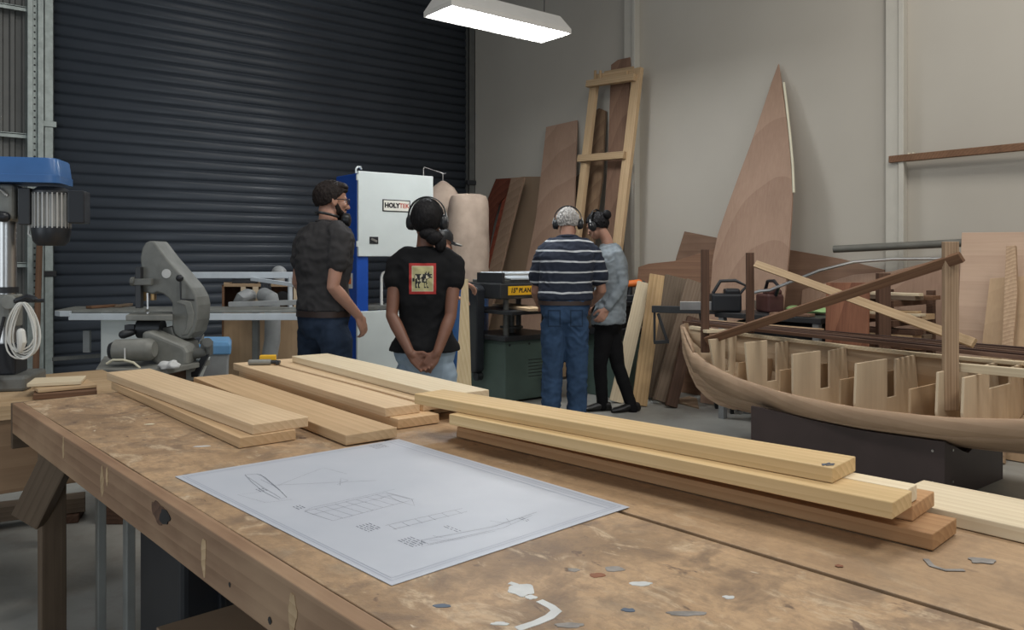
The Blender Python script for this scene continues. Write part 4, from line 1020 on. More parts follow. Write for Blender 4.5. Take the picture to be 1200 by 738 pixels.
# steel bits on the wall
a, b = onx(977, 292, WX - .30), onx(1128, 284.5, WX - .12)
m = MB(); m.tube([a, a.lerp(b, .5), b], .030, 14)
tag(m.build('dark_pole', plain('pole_grey', (.14, .135, .115, 1), .5), smooth=True), 'thick dark grey pole lying level, its end touching the plywood sheet', 'pole')
a, b = onx(1043, 187, WX - .08), onx(1240, 168, WX - .10)
m = MB(); m.beam(a, b, .05, .055); wr = tag(m.build('brown_pole', M['brown_timber'], bevel=.004), 'long brown timber pole fixed high on the right wall', 'pole')
m = MB(); m.obox(a.lerp(b, .16) + UP * .033, (.012, .02, .012), Matrix((V((0, 1, 0)), V((1, 0, 0)), UP)).transposed()); m.obox(a.lerp(b, .13) + UP * .033, (.012, .02, .012), Matrix((V((0, 1, 0)), V((1, 0, 0)), UP)).transposed()); m.build('pegs', M['cream'], wr)
m = MB(); ps = [onx(x, y, WX - g) for x, y, g in ((878, 352, 1.0), (881, 344, .98), (890, 341, .95), (902, 340, .93), (930, 329, .85), (960, 317, .75), (1000, 307, .6), (1045, 303.5, .45), (1085, 303, .35), (1118, 303, .25))]
m.tube(ps, .012, 8); tag(m.build('bent_pipe', M['steel'], smooth=True), 'thin bent metal pipe arching from the clutter to the plywood sheet', 'pipe')

# ================================================================ boards leaning left of the boat
def stick(pt, pb, w, t, name, mat, label, cat, group=None, side=None):
    a = at(*pt); b = gl(*pb); b.z = .012
    d = (a - b).normalized(); up = FW - d * FW.dot(d)
    o = plank(name, b + d * .0, a, w, t, mat, up=up, bev=.003); return tag(o, label, cat, group)
G2 = 'boards leaning left of the boat'
stick((755, 331, 7.45), (722, 7.25), .125, .03, 'leaning_board', M['pine_pale'], 'pale board leaning, the left of two beside the woman in the grey shirt', 'board', G2)
stick((770, 322, 7.3), (749, 7.08), .135, .03, 'leaning_board', wood('pine_leaning', (.68, .47, .25, 1), (.48, .30, .14, 1), ring=14, blotch=.3), 'yellowish board leaning, the right of two beside the woman in the grey shirt', 'board', G2)
stick((793, 325, 7.72), (764, 7.45), .22, .05, 'dark_board', M['grey_timber'], 'dark weathered board leaning between the yellowish board and the boat', 'board', G2)
stick((817, 331, 7.5), (778, 7.2), .21, .06, 'dark_board', wood('weathered', (.25, .185, .13, 1), (.16, .11, .075, 1), ring=14), 'dark weathered board leaning nearest the boat bow', 'board', G2)
stick((812, 372, 7.25), (786, 7.02), .10, .06, 'dark_board', M['dark_timber'], 'low dark board end behind the boat bow', 'board', G2)
# black trestle
tr = thing('steel_trestle', gl(790, 6.75), 'black steel trestle behind the boat bow', 'trestle')
a, b = at(764, 362, 6.98), at(846, 364, 6.82)
m = MB(); m.beam(a, b, .05, .06); m.build('top_bar', M['dark_steel'], tr, bevel=.004)
for p, q in ((a.lerp(b, .70), gl(840, 6.99)), (a.lerp(b, .78), gl(846, 6.80)), (b, gl(858, 6.76)), (b, gl(866, 6.90))):
    m = MB(); m.beam(p - UP * .02, V((q.x, q.y, .0)), .03, .03, FW); m.build('leg', M['dark_steel'], tr, bevel=.003)
m = MB(); m.beam(at(766, 401, 6.97), at(784, 400, 6.95), .03, .03); m.beam(at(771, 367, 6.97), at(782, 400, 6.95), .025, .025, FW); m.beam(at(767, 366, 6.975), at(767, 401, 6.975), .02, .02, FW); m.build('stretcher', M['dark_steel'], tr, bevel=.003)
# ply offcut on the floor
m = MB(); m.prism([gz(784, 470, .002), gz(808, 465.5, .002), gz(817, 468, .002), gz(819, 479, .002)], UP * .012)
tag(m.build('plywood_offcut', M['mdf'], bevel=.002), 'thin tan offcut lying on the floor under the boat bow', 'offcut')
# orange and black drill on the jointer
oc = at(741, 330, 7.75); oc = V((5.86, 5.36, .886))
dr_ = thing('power_drill', oc, 'orange and black power drill on the jointer by the woman in the grey shirt', 'drill')
# (placed on the jointer table end)
m = MB(); m.tube([oc + UP * .16 - RT * .06, oc + UP * .17 + RT * .05], [.034, .036], 14, dome=True); m.build('motor_body', M['orange'], dr_, smooth=True)
m = MB(); m.tube([oc + UP * .165 + RT * .05, oc + UP * .17 + RT * .11], [.03, .018], 12); m.build('chuck', M['black_rubber'], dr_, smooth=True)
m = MB(); m.tube([oc + UP * .15 - RT * .03, oc + UP * .05 - RT * .045], .022, 12); m.build('grip', M['black_rubber'], dr_, smooth=True)
m = MB(); m.obox(oc + UP * .028 - RT * .04, (.10, .08, .055), Matrix((RT, FW, UP)).transposed()); m.build('battery', M['black_plastic'], dr_, bevel=.008)

# ================================================================ cluttered table and timber rack between boat and wall
ct = thing('clutter_table', (5.75, 3.95, 0), 'dark work table heaped with tools between the boat and the wall', 'table')
cz = .86
m = MB(); m.box((5.42, 3.15, cz - .04), (6.0, 4.08, cz)); m.build('top', M['dark_steel'], ct, bevel=.004)
for x in (5.46, 5.80):
    for y in (3.2, 4.03):
        m = MB(); m.beam((x, y, 0), (x, y, cz - .041), .05, .05, (0, 1, 0)); m.build('leg', M['hose'], ct, bevel=.003)
m = MB(); m.box((5.43, 3.18, .30), (5.82, 4.04, .335)); m.build('shelf', M['dark_steel'], ct, bevel=.003)
sh2 = MB(); sh2.box((5.52, 3.26, .336), (5.80, 3.95, .80)); tag(sh2.build('black_case', M['black_plastic'], bevel=.02), 'black case standing on the shelf of the cluttered table', 'case')
def heap(name, px, py, s, mat, label, cat, seed, yaw=0):
    p = onp(px, py, V((5.72, 0, 0)), V((1, 0, 0))); p.z = cz + .001; p.x = min(p.x, 5.9)
    return p
# old chainsaw-like power saw: body, handle, bar
def power_saw(px, x, label, mat, yaw, name='power_saw'):
    p = onx(px, 345, x); p.z = cz + .001
    R = Matrix.Rotation(yaw, 3, 'Z'); o = thing(name, p, label, 'saw')
    m = MB(); m.obox(p + R @ V((0, 0, .075)), (.24, .14, .15), R); m.obox(p + R @ V((-.05, 0, .165)), (.12, .12, .05), R); m.build('motor_body', mat, o, bevel=.02, seg=3)
    m = MB(); m.tube([p + R @ V(q) for q in ((-.11, 0, .14), (-.17, 0, .21), (-.08, 0, .255), (.04, 0, .25), (.10, 0, .15))], .014, 8); m.build('handle', M['black_plastic'], o, smooth=True)
    m = MB(); m.obox(p + R @ V((.24, .03, .05)), (.26, .012, .07), R); m.build('guide_bar', M['steel'], o, bevel=.003)
    return o
power_saw(902, 5.74, 'dark maroon power saw lying on the clutter in front of the sail-shaped sheet', plain('maroon', (.09, .035, .03, 1), .5), 1.0)
power_saw(850, 5.50, 'black power tool at the left of the cluttered table', M['black_plastic'], 2.4, 'power_tool')
p = onx(938, 350, 5.72)
m = MB(); 
c = V((5.80, p.y - .02, cz + .03)); m.ell(c, (.11, .19, .03), None, 4)
for v in m.bm.verts: v.co.z += .016 * noise.noise(v.co * 9); v.co.z = max(v.co.z, cz + .001)
tag(m.build('folded_tarp', M['tarp'], smooth=True), 'crumpled green and yellow plastic sheet on the cluttered table', 'tarpaulin')
for i, (pa, pb, w, mat, l) in enumerate((((905, 366), (952, 360), .10, 'ply_brown', 'brown offcut board sticking out over the front of the cluttered table'),)):
    a = onx(pa[0], pa[1], 5.48); b = onx(pb[0], pb[1], 5.52); a.z = b.z = cz + .0125 
    tag(plank('loose_panel', a, b, w, .02, M[mat]), l, 'board')
# red slatted panel leaning on the table end
a = [V((5.36, 0, 0))]
m = MB(); q = [onx(968, 331, 5.40), onx(1018, 331, 5.40), onx(1015, 400, 5.34), onx(965, 400, 5.34)]
q[2].z = q[3].z = .002
m.prism(q, (.022, 0, 0)); tag(m.build('red_panel', M['red_panel'], bevel=.002), 'reddish wooden panel leaning upright behind the middle of the boat', 'panel')
# timber rack
rk = thing('timber_rack', (6.0, 2.75, 0), 'dark timber rack full of stacked boards behind the boat', 'rack')
ry0, ry1 = 2.66, 3.05
for y in (ry0 + .04, ry1 - .04):
    for x in (5.67, 6.16):
        m = MB(); m.beam((x, y, 0), (x, y, 1.06 if x > 6 else .70), .05, .05, (0, 1, 0)); m.build('post', M['dark_timber'], rk, bevel=.003)
for z in (.66, .86, 1.0):
    for y in (ry0 + .04, ry1 - .04):
        m = MB(); m.beam((5.64, y + .051, z - .022), (6.19, y + .051, z - .022), .05, .043); m.build('arm', M['dark_timber'], rk, bevel=.003)
RL = [(.66, .05, 'brown_timber', 5.78, .13), (.66, .06, 'pine_red', 5.93, .12), (.711, .045, 'frame_pine', 5.79, .14), (.721, .03, 'grey_timber', 5.94, .13), (.757, .035, 'dark_timber', 5.79, .13), (.86, .03, 'brown_timber', 5.79, .14), (.86, .04, 'frame_pine', 5.95, .13), (.891, .018, 'pine_pale', 5.77, .09), (.91, .016, 'frame_pine', 5.80, .06), (1.0, .03, 'grey_timber', 5.82, .14), (1.031, .02, 'pine_pale', 5.79, .07), (1.0, .03, 'brown_timber', 5.98, .13)]
LBL = ['thick brown board at the front of the rack lowest tier', 'reddish board at the back of the rack lowest tier', 'light board second from the bottom at the front of the rack', 'greyish board at the back of the rack, second layer', 'dark board on top of the rack lowest tier', 'brown board at the front of the rack middle tier', 'light board at the back of the rack middle tier', 'pale thin strip lying on the rack middle tier', 'thin strip on top of the pale strip on the rack middle tier', 'greyish board at the front of the rack top tier', 'pale strip lying on the rack top tier', 'brown board at the back of the rack top tier']
for (z, t_, mt, x, w), l in zip(RL, LBL):
    j = .06 * (random.random() - .5)
    tag(plank('rack_board', (x, ry0 - .05 + j, z + t_ / 2 + .0005), (x, ry1 + .02 + j, z + t_ / 2 + .0005), w, t_, M[mt], jit=.0006), l, 'board', 'boards stacked in the timber rack')
# dark post standing behind the boat
p = onx(1035, 350, 5.58)
dpz = 1.3 - 18 * (FW.dot(p)) / FPX
o = tag(plank('dark_post', V((p.x, p.y, .001)), V((p.x, p.y, dpz)), .085, .05, M['dark_timber'], up=FW), 'dark upright post with a white peg behind the boat', 'post')
# ================================================================ cradle box under the boat
cx0, cx1, cy0, cy1, chz = 4.47, 5.25, 1.89, 3.08, .348
M['cradle'] = plain('cradle', (.060, .042, .040, 1), .5, var=.12, scale=5)
cr = thing('boat_cradle', ((cx0 + cx1) / 2, (cy0 + cy1) / 2, 0), 'dark brown box cradle standing under the unfinished boat', 'cradle')
m = MB(); m.box((cx1 - .02, cy0, 0), (cx1, cy1, chz)); m.build('back_panel', M['cradle'], cr, bevel=.002)
def endp(y, zc, nm):
    m = MB(); m.prism([(cx0 + .021, y, 0), (cx1 - .021, y, 0), (cx1 - .021, y, chz - .01), (5.05, y, .325 + zc), (4.94, y, .285 + zc), (4.84, y, .245 + zc), (4.77, y, .225 + zc), (4.70, y, .245 + zc), (4.60, y, .285 + zc), (cx0 + .021, y, .322 + zc)], (0, .02, 0)); m.build(nm, M['cradle'], cr, bevel=.002)
endp(cy0, .0, 'end_panel'); endp(cy1 - .02, -.02, 'end_panel')
for z in (.10, .27):
    m = MB(); m.disc((cx0 + .10, cy0, z), (0, -1, 0), .007, .004, 10); m.build('screw', M['steel'], cr)
    m = MB(); m.disc((cx0, cy0 + .06, z), (-1, 0, 0), .007, .004, 10); m.build('screw', M['steel'], cr)

# ================================================================ the boat
BX = 4.77
# y, half@strake top, z, half@chine, z, keel z, half@sheer, sheer z
ST = [(3.868, .008, .79, .007, .70, .60, .008, .795),
      (3.80, .030, .68, .022, .56, .45, .034, .785),
      (3.73, .058, .618, .045, .475, .36, .085, .775),
      (3.54, .125, .560, .095, .405, .278, .165, .755),
      (3.28, .205, .507, .170, .362, .252, .235, .738),
      (3.01, .275, .484, .228, .358, .248, .290, .725),
      (2.79, .335, .470, .292, .352, .250, .325, .715),
      (2.34, .400, .459, .362, .358, .256, .370, .700),
      (1.83, .425, .4815, .392, .388, .272, .395, .698),
      (1.47, .425, .530, .392, .437, .300, .400, .705),
      (1.00, .385, .590, .350, .500, .350, .370, .725),
      (.62, .33, .64, .30, .56, .41, .32, .745)]
def interp(y):
    for a, b in zip(ST, ST[1:]):
        if a[0] >= y >= b[0]:
            k = (a[0] - y) / (a[0] - b[0]); k2 = k
            return [p + (q - p) * k2 for p, q in zip(a, b)]
    return list(ST[0] if y > ST[0][0] else ST[-1])
YS = []
for a, b in zip(ST, ST[1:]):
    for k in range(4): YS.append(a[0] + (b[0] - a[0]) * k / 4)
YS.append(ST[-1][0])
boat = thing('boat', (BX, 2.4, .25), 'unfinished wooden boat hull with bare frames and timber braces, on the dark cradle', 'boat')
def smoothst(y):          # light smoothing of the station table
    n_ = 7; acc = [0] * 8; W_ = 0
    for i in range(-3, 4):
        yy = min(max(y + i * .055, ST[-1][0]), ST[0][0]); w = 1 - abs(i) / 4
        for k, v in enumerate(interp(yy)): acc[k] += v * w
        W_ += w
    r = [a / W_ for a in acc]; r[0] = y; return r
SM = [smoothst(y) if y < 3.7 else interp(y) for y in YS]
def strip(cols, name, mat, th=.011):
    m = MB(); g = [m.pts(c) for c in cols]
    for a, b in zip(g, g[1:]):
        for i in range(len(a) - 1): m.face([a[i], b[i], b[i + 1], a[i + 1]])
    o = m.build(name, mat, boat, smooth=True, angle=50)
    s = o.modifiers.new('thickness', 'SOLIDIFY'); s.thickness = th; s.offset = -1; s.use_even_offset = False
    return o
near = lambda y, h, z: V((BX - h, y, z))
far = lambda y, h, z: V((BX + h, y, z))
def bottom(sgn):
    cols = []
    for r in SM:
        y, ht, zt_, hc, zc, zk, hs_, zs = r
        c = []
        for k in range(5):
            f = k / 4; c.append(V((BX + sgn * hc * f, y, zk + (zc - zk) * (f ** 1.35))))
        cols.append(c)
    return cols
strip([[*c] for c in bottom(-1)], 'bottom_plank', M['hull_out'])
strip([[*c] for c in bottom(1)], 'bottom_plank', M['hull_in'])
def side(sgn, full):
    cols = []
    for r in SM:
        y, ht, zt_, hc, zc, zk, hs_, zs = r
        c = [V((BX + sgn * hc, y, zc)), V((BX + sgn * (hc + (ht - hc) * .55 + .004), y, zc + (zt_ - zc) * .45)), V((BX + sgn * ht, y, zt_))]
        if full: c += [V((BX + sgn * (ht + (hs_ - ht) * .5), y, (zt_ + zs) / 2)), V((BX + sgn * hs_, y, zs))]
        cols.append(c)
    return cols
strip(side(-1, False), 'side_strake', M['hull_out'], .014)
strip([c[:3] for c in side(1, True)], 'side_strake', M['hull_in'], .011)
strip([c[2:] for c in side(1, True)], 'side_strake', M['hull_in'], .011)
# lap line of the lower strake
m = MB(); m.tube([V((BX - r[3] - .003, r[0], r[4] + .004)) for r in SM], .0045, 6); m.build('chine_batten', M['hull_out'], boat, smooth=True)
# front panel of the cradle, its top edge scribed to the hull
prof_ = [(cx0, cy0, 0), (cx0, cy1, 0)]
for k in range(17):
    y = cy1 + (cy0 - cy1) * k / 16; r = smoothst(y); f_ = (BX - cx0 - .02) / r[3]
    prof_.append((cx0, y, min(chz, (r[5] + (r[4] - r[5]) * min(f_, 1) ** 1.35 - .016) if f_ < 1.12 else chz)))
m = MB(); m.prism(prof_, (.02, 0, 0)); m.build('front_panel', M['cradle'], cr)
# bow: upper part of the near planking up to the stem
cols = []
for y in (3.868, 3.84, 3.80, 3.765, 3.73):
    r = interp(y); k = max(0, (y - 3.73) / .138)
    cols.append([V((BX - r[1], y, r[2])), V((BX - r[1] - .004, y, r[2] + (r[7] - r[2]) * k * .55 + .0)), V((BX - r[6] * .5 - .004, y, r[2] + (r[7] - r[2]) * k + .0))])
strip(cols, 'bow_strake', M['hull_out'])
# stem post following the profile
st_ = [(3.876, .80), (3.862, .72), (3.846, .65), (3.826, .567), (3.79, .461), (3.725, .363), (3.627, .295), (3.52, .258), (3.40, .245)]
m = MB(); m.loft([[V((BX - .022, y + .012, z - .004)), V((BX + .022, y + .012, z - .004)), V((BX + .022, y - .035, z + .02)), V((BX - .022, y - .035, z + .02))] for y, z in st_]); m.build('stem', M['hull_out'], boat, bevel=.004)
m = MB(); m.loft([[V((BX - .02, r[0], r[5] - .016)), V((BX + .02, r[0], r[5] - .016)), V((BX + .02, r[0], r[5] + .004)), V((BX - .02, r[0], r[5] + .004))] for r in SM if r[0] < 3.45]); m.build('keel', M['hull_out'], boat)
# transom at the stern
r = ST[-1]
m = MB(); m.prism([V((BX - r[1], r[0], r[2])), V((BX - r[3], r[0], r[4])), V((BX, r[0], r[5])), V((BX + r[3], r[0], r[4])), V((BX + r[6], r[0], r[7])), V((BX - r[6], r[0], r[7]))], (0, -.02, 0)); m.build('transom', M['hull_in'], boat, bevel=.002)
# far gunwale strip
m = MB(); m.loft([[V((BX + r[6] - .03, r[0], r[7] - .012)), V((BX + r[6] + .012, r[0], r[7] - .012)), V((BX + r[6] + .012, r[0], r[7] + .012)), V((BX + r[6] - .03, r[0], r[7] + .012))] for r in SM if r[0] < 3.83]); m.build('gunwale', M['pine_pale'], boat, bevel=.003)
# bulkhead frames: notched in the middle, the near upper corner standing free of planking
def bulkhead(y, ztop, n0=-.02, n1=.09, notch=.47, t_=.014, inset=.012):
    r = smoothst(y); _, ht, zt_, hc, zc, zk, hs_, zs = r
    out = [V((BX - ht + inset, y, zt_ - .004)), V((BX - hc + inset, y, zc + inset)), V((BX - hc * .5, y, zk + (zc - zk) * .42 + .014)), V((BX, y, zk + .016)), V((BX + hc * .5, y, zk + (zc - zk) * .42 + .014)), V((BX + hc - inset, y, zc + inset)),
           V((BX + ht - inset, y, zt_)), V((BX + hs_ - .032, y, zs - .002))]
    out += [V((BX + n1, y, zs - .01)), V((BX + n1, y, notch)), V((BX + n0, y, notch)), V((BX + n0, y, ztop + .0)), V((BX - hs_ - .004, y, ztop)), V((BX - ht + .008, y, zt_ + .02))]
    m = MB(); m.prism(out, (0, t_, 0)); return m.build('bulkhead', M['frame_ply'], boat, bevel=.0015)
for y, z in ((3.145, .748), (2.76, .712), (2.333, .702), (1.877, .705)): bulkhead(y, z)
bulkhead(3.50, .735, -.0, .05, .5); bulkhead(1.75, .692, -.09, .20, .605); bulkhead(1.02, .71)
# low floors between the frames
def floorp(y, ztop, x0=-1, x1=1):
    r = smoothst(y); _, ht, zt_, hc, zc, zk, hs_, zs = r
    ps_ = [(-hc + .014, zc + .012), (-hc * .5, zk + (zc - zk) * .42 + .014), (0, zk + .016), (hc * .5, zk + (zc - zk) * .42 + .014), (hc - .014, zc + .012), (ht - .016, zt_), (ht - .016, ztop), (-ht + .016, ztop), (-ht + .012, zt_ - .004)]
    m = MB(); m.prism([V((BX + a, y, z)) for a, z in ps_], (0, .012, 0)); m.build('floor_frame', M['ply_tan'], boat, bevel=.0015)
floorp(2.87, .60); floorp(2.43, .60); floorp(2.02, .60); floorp(3.25, .60)
# near rail from the light post to the stern
plank('rail', (4.53, 1.90, .722), (4.50, .66, .735), .03, .045, M['pine_pale'], parent=boat)
plank('cross_batten', (4.60, 1.50, .742), (5.19, 1.47, .735), .03, .022, M['pine_pale'], parent=boat)
# braces
a0, a1 = V((4.475, 1.862, .50)), V((4.475, 1.862, 1.385))
plank('upright', a0, a1, .075, .035, wood('upright_pine', (.58, .41, .27, 1), (.34, .22, .13, 1), ring=30, rings=.35), up=FW, parent=boat)
b0 = V((4.745, 3.655, .62)); b1 = V((4.745, 3.655, 1.36))
plank('upright', b0, b1, .055, .035, M['dark_timber'], up=FW, parent=boat)
e0 = V((5.145, 3.555, .62)); e1 = V((5.145, 3.555, 1.338))
plank('upright', e0, e1, .055, .035, M['dark_timber'], up=FW, parent=boat)
plank('brace', at(828, 399, 5.78), at(1127, 301, 4.19), .055, .028, M['brown_timber'], up=FW, parent=boat)
plank('brace', at(886, 309, 5.95), at(1142, 402, 4.30), .052, .026, M['frame_pine'], up=FW, parent=boat)
plank('spreader', (4.70, 3.62, .776), (5.34, 3.42, .776), .05, .022, M['pine_pale'], parent=boat)
# dark strips lying along the boat
G3 = 'dark timber strips lying along the boat'
SL = [(4.86, .0), (4.895, .0), (4.93, .0), (4.965, .0), (5.0, .0), (5.035, .0)]
nm = ['nearest of the dark timber strips lying along the boat', 'second dark timber strip from the near side along the boat', 'third dark timber strip from the near side along the boat', 'fourth dark timber strip from the near side along the boat', 'fifth dark timber strip from the near side along the boat', 'farthest of the dark timber strips lying along the boat']
for k in range(6):
    x1 = 4.66 + .088 * k; x0 = 4.905 + .034 * k
    zf, zn = .808 + .002 * (k % 2), .772 + .004 * (k % 3)
    a = V((x0, 3.98 - .05 * (k % 3), zf)); b = V((x1, .9 + .08 * (k % 2), zn))
    tag(plank('timber_strip', a, b, .026, .022, wood('strip_%s' % 'abcdef'[k], (.085, .05, .04, 1), (.05, .028, .022, 1), ring=30) if k % 2 else M['dark_timber'], jit=.003, bev=.0015), nm[k], 'timber strip', G3)
a = V((5.30, 4.06, .796)); b = V((5.24, 3.05, .796))
tag(plank('pale_offcut', a, b, .10, .014, M['ply_tan']), 'pale thin offcut lying beside the dark strips near the bow', 'offcut')
# ================================================================ people
def skin(name, col):
    t = NT(name); o = t.obj(0)
    c = t.ramp(t.noise(o, 12, 4), [(.3, mul(col, .9)), (.7, mul(col, 1.08))])
    t.l(c, t.b.inputs['Base Color']); t.b.inputs['Roughness'].default_value = .5
    t.b.inputs['Subsurface Weight'].default_value = .08; t.b.inputs['Subsurface Radius'].default_value = (.02, .008, .004)
    return t.m
M['skin_fair'] = skin('skin_fair', (.50, .27, .19, 1)); M['skin_tan'] = skin('skin_tan', (.40, .215, .15, 1)); M['skin_brown'] = skin('skin_brown', (.19, .085, .052, 1))
def hairmat(name, col):
    t = NT(name); o = t.obj(0)
    f = t.noise(t.scale(o, (90, 90, 30)), 1.0, 3)
    t.l(t.ramp(f, [(.3, mul(col, .55)), (.7, mul(col, 1.4))]), t.b.inputs['Base Color']); t.b.inputs['Roughness'].default_value = .6; t.b.inputs['Specular IOR Level'].default_value = .2
    t.bump(f, .4, .003); return t.m
M['hair_dark'] = hairmat('hair_dark', (.020, .014, .012, 1)); M['hair_black'] = hairmat('hair_black', (.010, .009, .010, 1)); M['hair_grey'] = hairmat('hair_grey', (.42, .40, .38, 1))
M['eye_white'] = plain('eye_white', (.7, .7, .68, 1), .3, var=.02); M['iris'] = plain('iris', (.05, .03, .02, 1), .2, var=.02)
M['lip'] = plain('lip', (.33, .13, .10, 1), .5, var=.05)
M['tee_charcoal'] = cloth('tee_charcoal', (.050, .048, .049, 1)); M['tee_black'] = cloth('tee_black', (.010, .010, .011, 1))
M['grey_shirt'] = cloth('grey_shirt', (.25, .285, .31, 1), .14); M['navy_plain'] = cloth('navy_plain', (.016, .02, .035, 1))
M['denim_dark'] = cloth('denim_dark', (.027, .042, .072, 1), .35); M['denim_blue'] = cloth('denim_blue', (.036, .070, .135, 1), .3); M['denim_light'] = cloth('denim_light', (.30, .38, .46, 1), .2)
M['leggings'] = cloth('leggings', (.008, .008, .009, 1)); M['boot'] = plain('boot', (.014, .013, .013, 1), .45); M['belt'] = plain('belt', (.035, .020, .015, 1), .5)
M['muff_black'] = plain('muff_black', (.014, .015, .017, 1), .35); M['muff_silver'] = plain('muff_silver', (.45, .46, .46, 1), .35)
# navy polo with thin white hoops
t = NT('striped_polo'); o = t.obj(0)
sx = t.n('ShaderNodeSeparateXYZ'); t.l(o, sx.inputs[0])
nz = t.noise(o, 4, 2)
a1 = t.n('ShaderNodeMath', operation='MULTIPLY_ADD'); t.l(nz, a1.inputs[0]); a1.inputs[1].default_value = .045; t.l(sx.outputs[2], a1.inputs[2])
a2 = t.n('ShaderNodeMath', operation='DIVIDE'); t.l(a1.outputs[0], a2.inputs[0]); a2.inputs[1].default_value = .0835
a3 = t.n('ShaderNodeMath', operation='FRACT'); t.l(a2.outputs[0], a3.inputs[0])
c = t.ramp(a3.outputs[0], [(.0, (.016, .022, .040, 1)), (.44, (.016, .022, .040, 1)), (.45, (.52, .54, .56, 1)), (.60, (.52, .54, .56, 1)), (.61, (.016, .022, .040, 1))])
t.l(c, t.b.inputs['Base Color']); t.b.inputs['Roughness'].default_value = .9; t.bump(t.noise(o, 260, 2), .25, .002); M['polo'] = t.m

def volume(bm, voxel, smooth=2, fold=0.0, ff=(9, 9, 14), seed=0.0):
    """close all overlapping volumes of bm into one continuous skin"""
    bmesh.ops.recalc_face_normals(bm, faces=bm.faces[:])
    me = bpy.data.meshes.new('tmp'); bm.to_mesh(me); bm.free()
    o = bpy.data.objects.new('tmp', me); COL.objects.link(o)
    r = o.modifiers.new('r', 'REMESH'); r.mode = 'VOXEL'; r.voxel_size = voxel
    if smooth:
        s = o.modifiers.new('s', 'SMOOTH'); s.iterations = smooth; s.factor = .5
    dg = bpy.context.evaluated_depsgraph_get(); dg.update()
    out = bpy.data.meshes.new_from_object(o.evaluated_get(dg)); bpy.data.objects.remove(o); bpy.data.meshes.remove(me)
    if fold:
        nn = [v.normal.copy() for v in out.vertices]
        for v, n in zip(out.vertices, nn):
            p = v.co; q = V((p.x * ff[0] + seed, p.y * ff[1], p.z * ff[2]))
            w = noise.noise(q + V((noise.noise(p * 5), 0, noise.noise(p * 4 + V((3, 1, 2))))) * 1.4)
            v.co = p + n * fold * (abs(w) * -1.6 + .5 + .5 * noise.noise(p * 31))
    out.shade_smooth()
    return out
def put(name, me, mat, parent, label=None):
    org = wloc(parent)
    for v in me.vertices: v.co -= org
    for mm in (mat if isinstance(mat, (list, tuple)) else [mat]): me.materials.append(mm)
    o = bpy.data.objects.new(name, me); COL.objects.link(o); o.parent = parent
    if label: o['label'] = label
    return o

def sup(c, R, Fv, rx, ry, n=28, pw=2.4):
    r = []
    for k in range(n):
        a = 2 * PI * k / n; ca, sa = math.cos(a), math.sin(a)
        r.append(c + R * (rx * math.copysign(abs(ca) ** (2 / pw), ca)) + Fv * (ry * math.copysign(abs(sa) ** (2 / pw), sa)))
    return r
def limb(mb, pts, rad, n=16):
    P_, R_ = [], []
    for (a, b, ra, rb) in zip(pts, pts[1:], rad, rad[1:]):
        for k in range(5):
            f = k / 5; P_.append(a.lerp(b, f)); R_.append(ra + (rb - ra) * f)
    P_.append(pts[-1]); R_.append(rad[-1]); mb.tube(P_, R_, n, dome=True)
def bez(a, b, c, n=8):
    return [a.lerp(b, t / n).lerp(b.lerp(c, t / n), t / n) for t in range(n + 1)]

def hand(mb, W, d, palm, thumb, curl=.5, s=1.0):
    """palm, four bent fingers of unequal length and a thumb leaving the side of the palm"""
    d = d.normalized(); palm = (palm - d * palm.dot(d)).normalized(); l = d.cross(palm).normalized()
    if l.dot(thumb) < 0: l = -l
    for i, k in enumerate((.030, .011, -.009, -.028)):
        mb.tube([W + l * k * .55 * s, W + d * .045 * s + l * k * .9 * s, W + d * .088 * s + l * k * s], [.0135 * s, .0145 * s, .0105 * s], 10, dome=True)
    mb.tube([W - d * .02 * s, W + d * .02 * s], [.024 * s, .023 * s], 12, dome=True)
    for i, (k, L) in enumerate(((.030, .070), (.011, .080), (-.009, .074), (-.028, .058))):
        p = W + d * .088 * s + l * k * s; dd = (d + l * k * 2).normalized(); ps = [p]
        cu = curl * (1 + .12 * i)
        for j, f in enumerate((.44, .31, .25)):
            ang = cu * (.55, .75, .5)[j]
            ax = l; dd = (Matrix.Rotation(ang if (Matrix.Rotation(.1, 3, ax) @ dd).dot(palm) > dd.dot(palm) else -ang, 3, ax) @ dd).normalized()
            p = p + dd * L * f * s; ps.append(p)
        mb.tube(ps, [.0095 * s, .0088 * s, .008 * s, .0068 * s], 10, dome=True)
    t0 = W + d * .022 * s + l * .022 * s; t1 = t0 + (d * .62 + l * .72 + palm * .25).normalized() * .045 * s; t2 = t1 + (d * .9 + l * .25 + palm * .35).normalized() * .034 * s; t3 = t2 + (d + palm * .4).normalized() * .024 * s
    mb.tube([t0, t1, t2, t3], [.0145 * s, .0118 * s, .0098 * s, .008 * s], 10, dome=True)

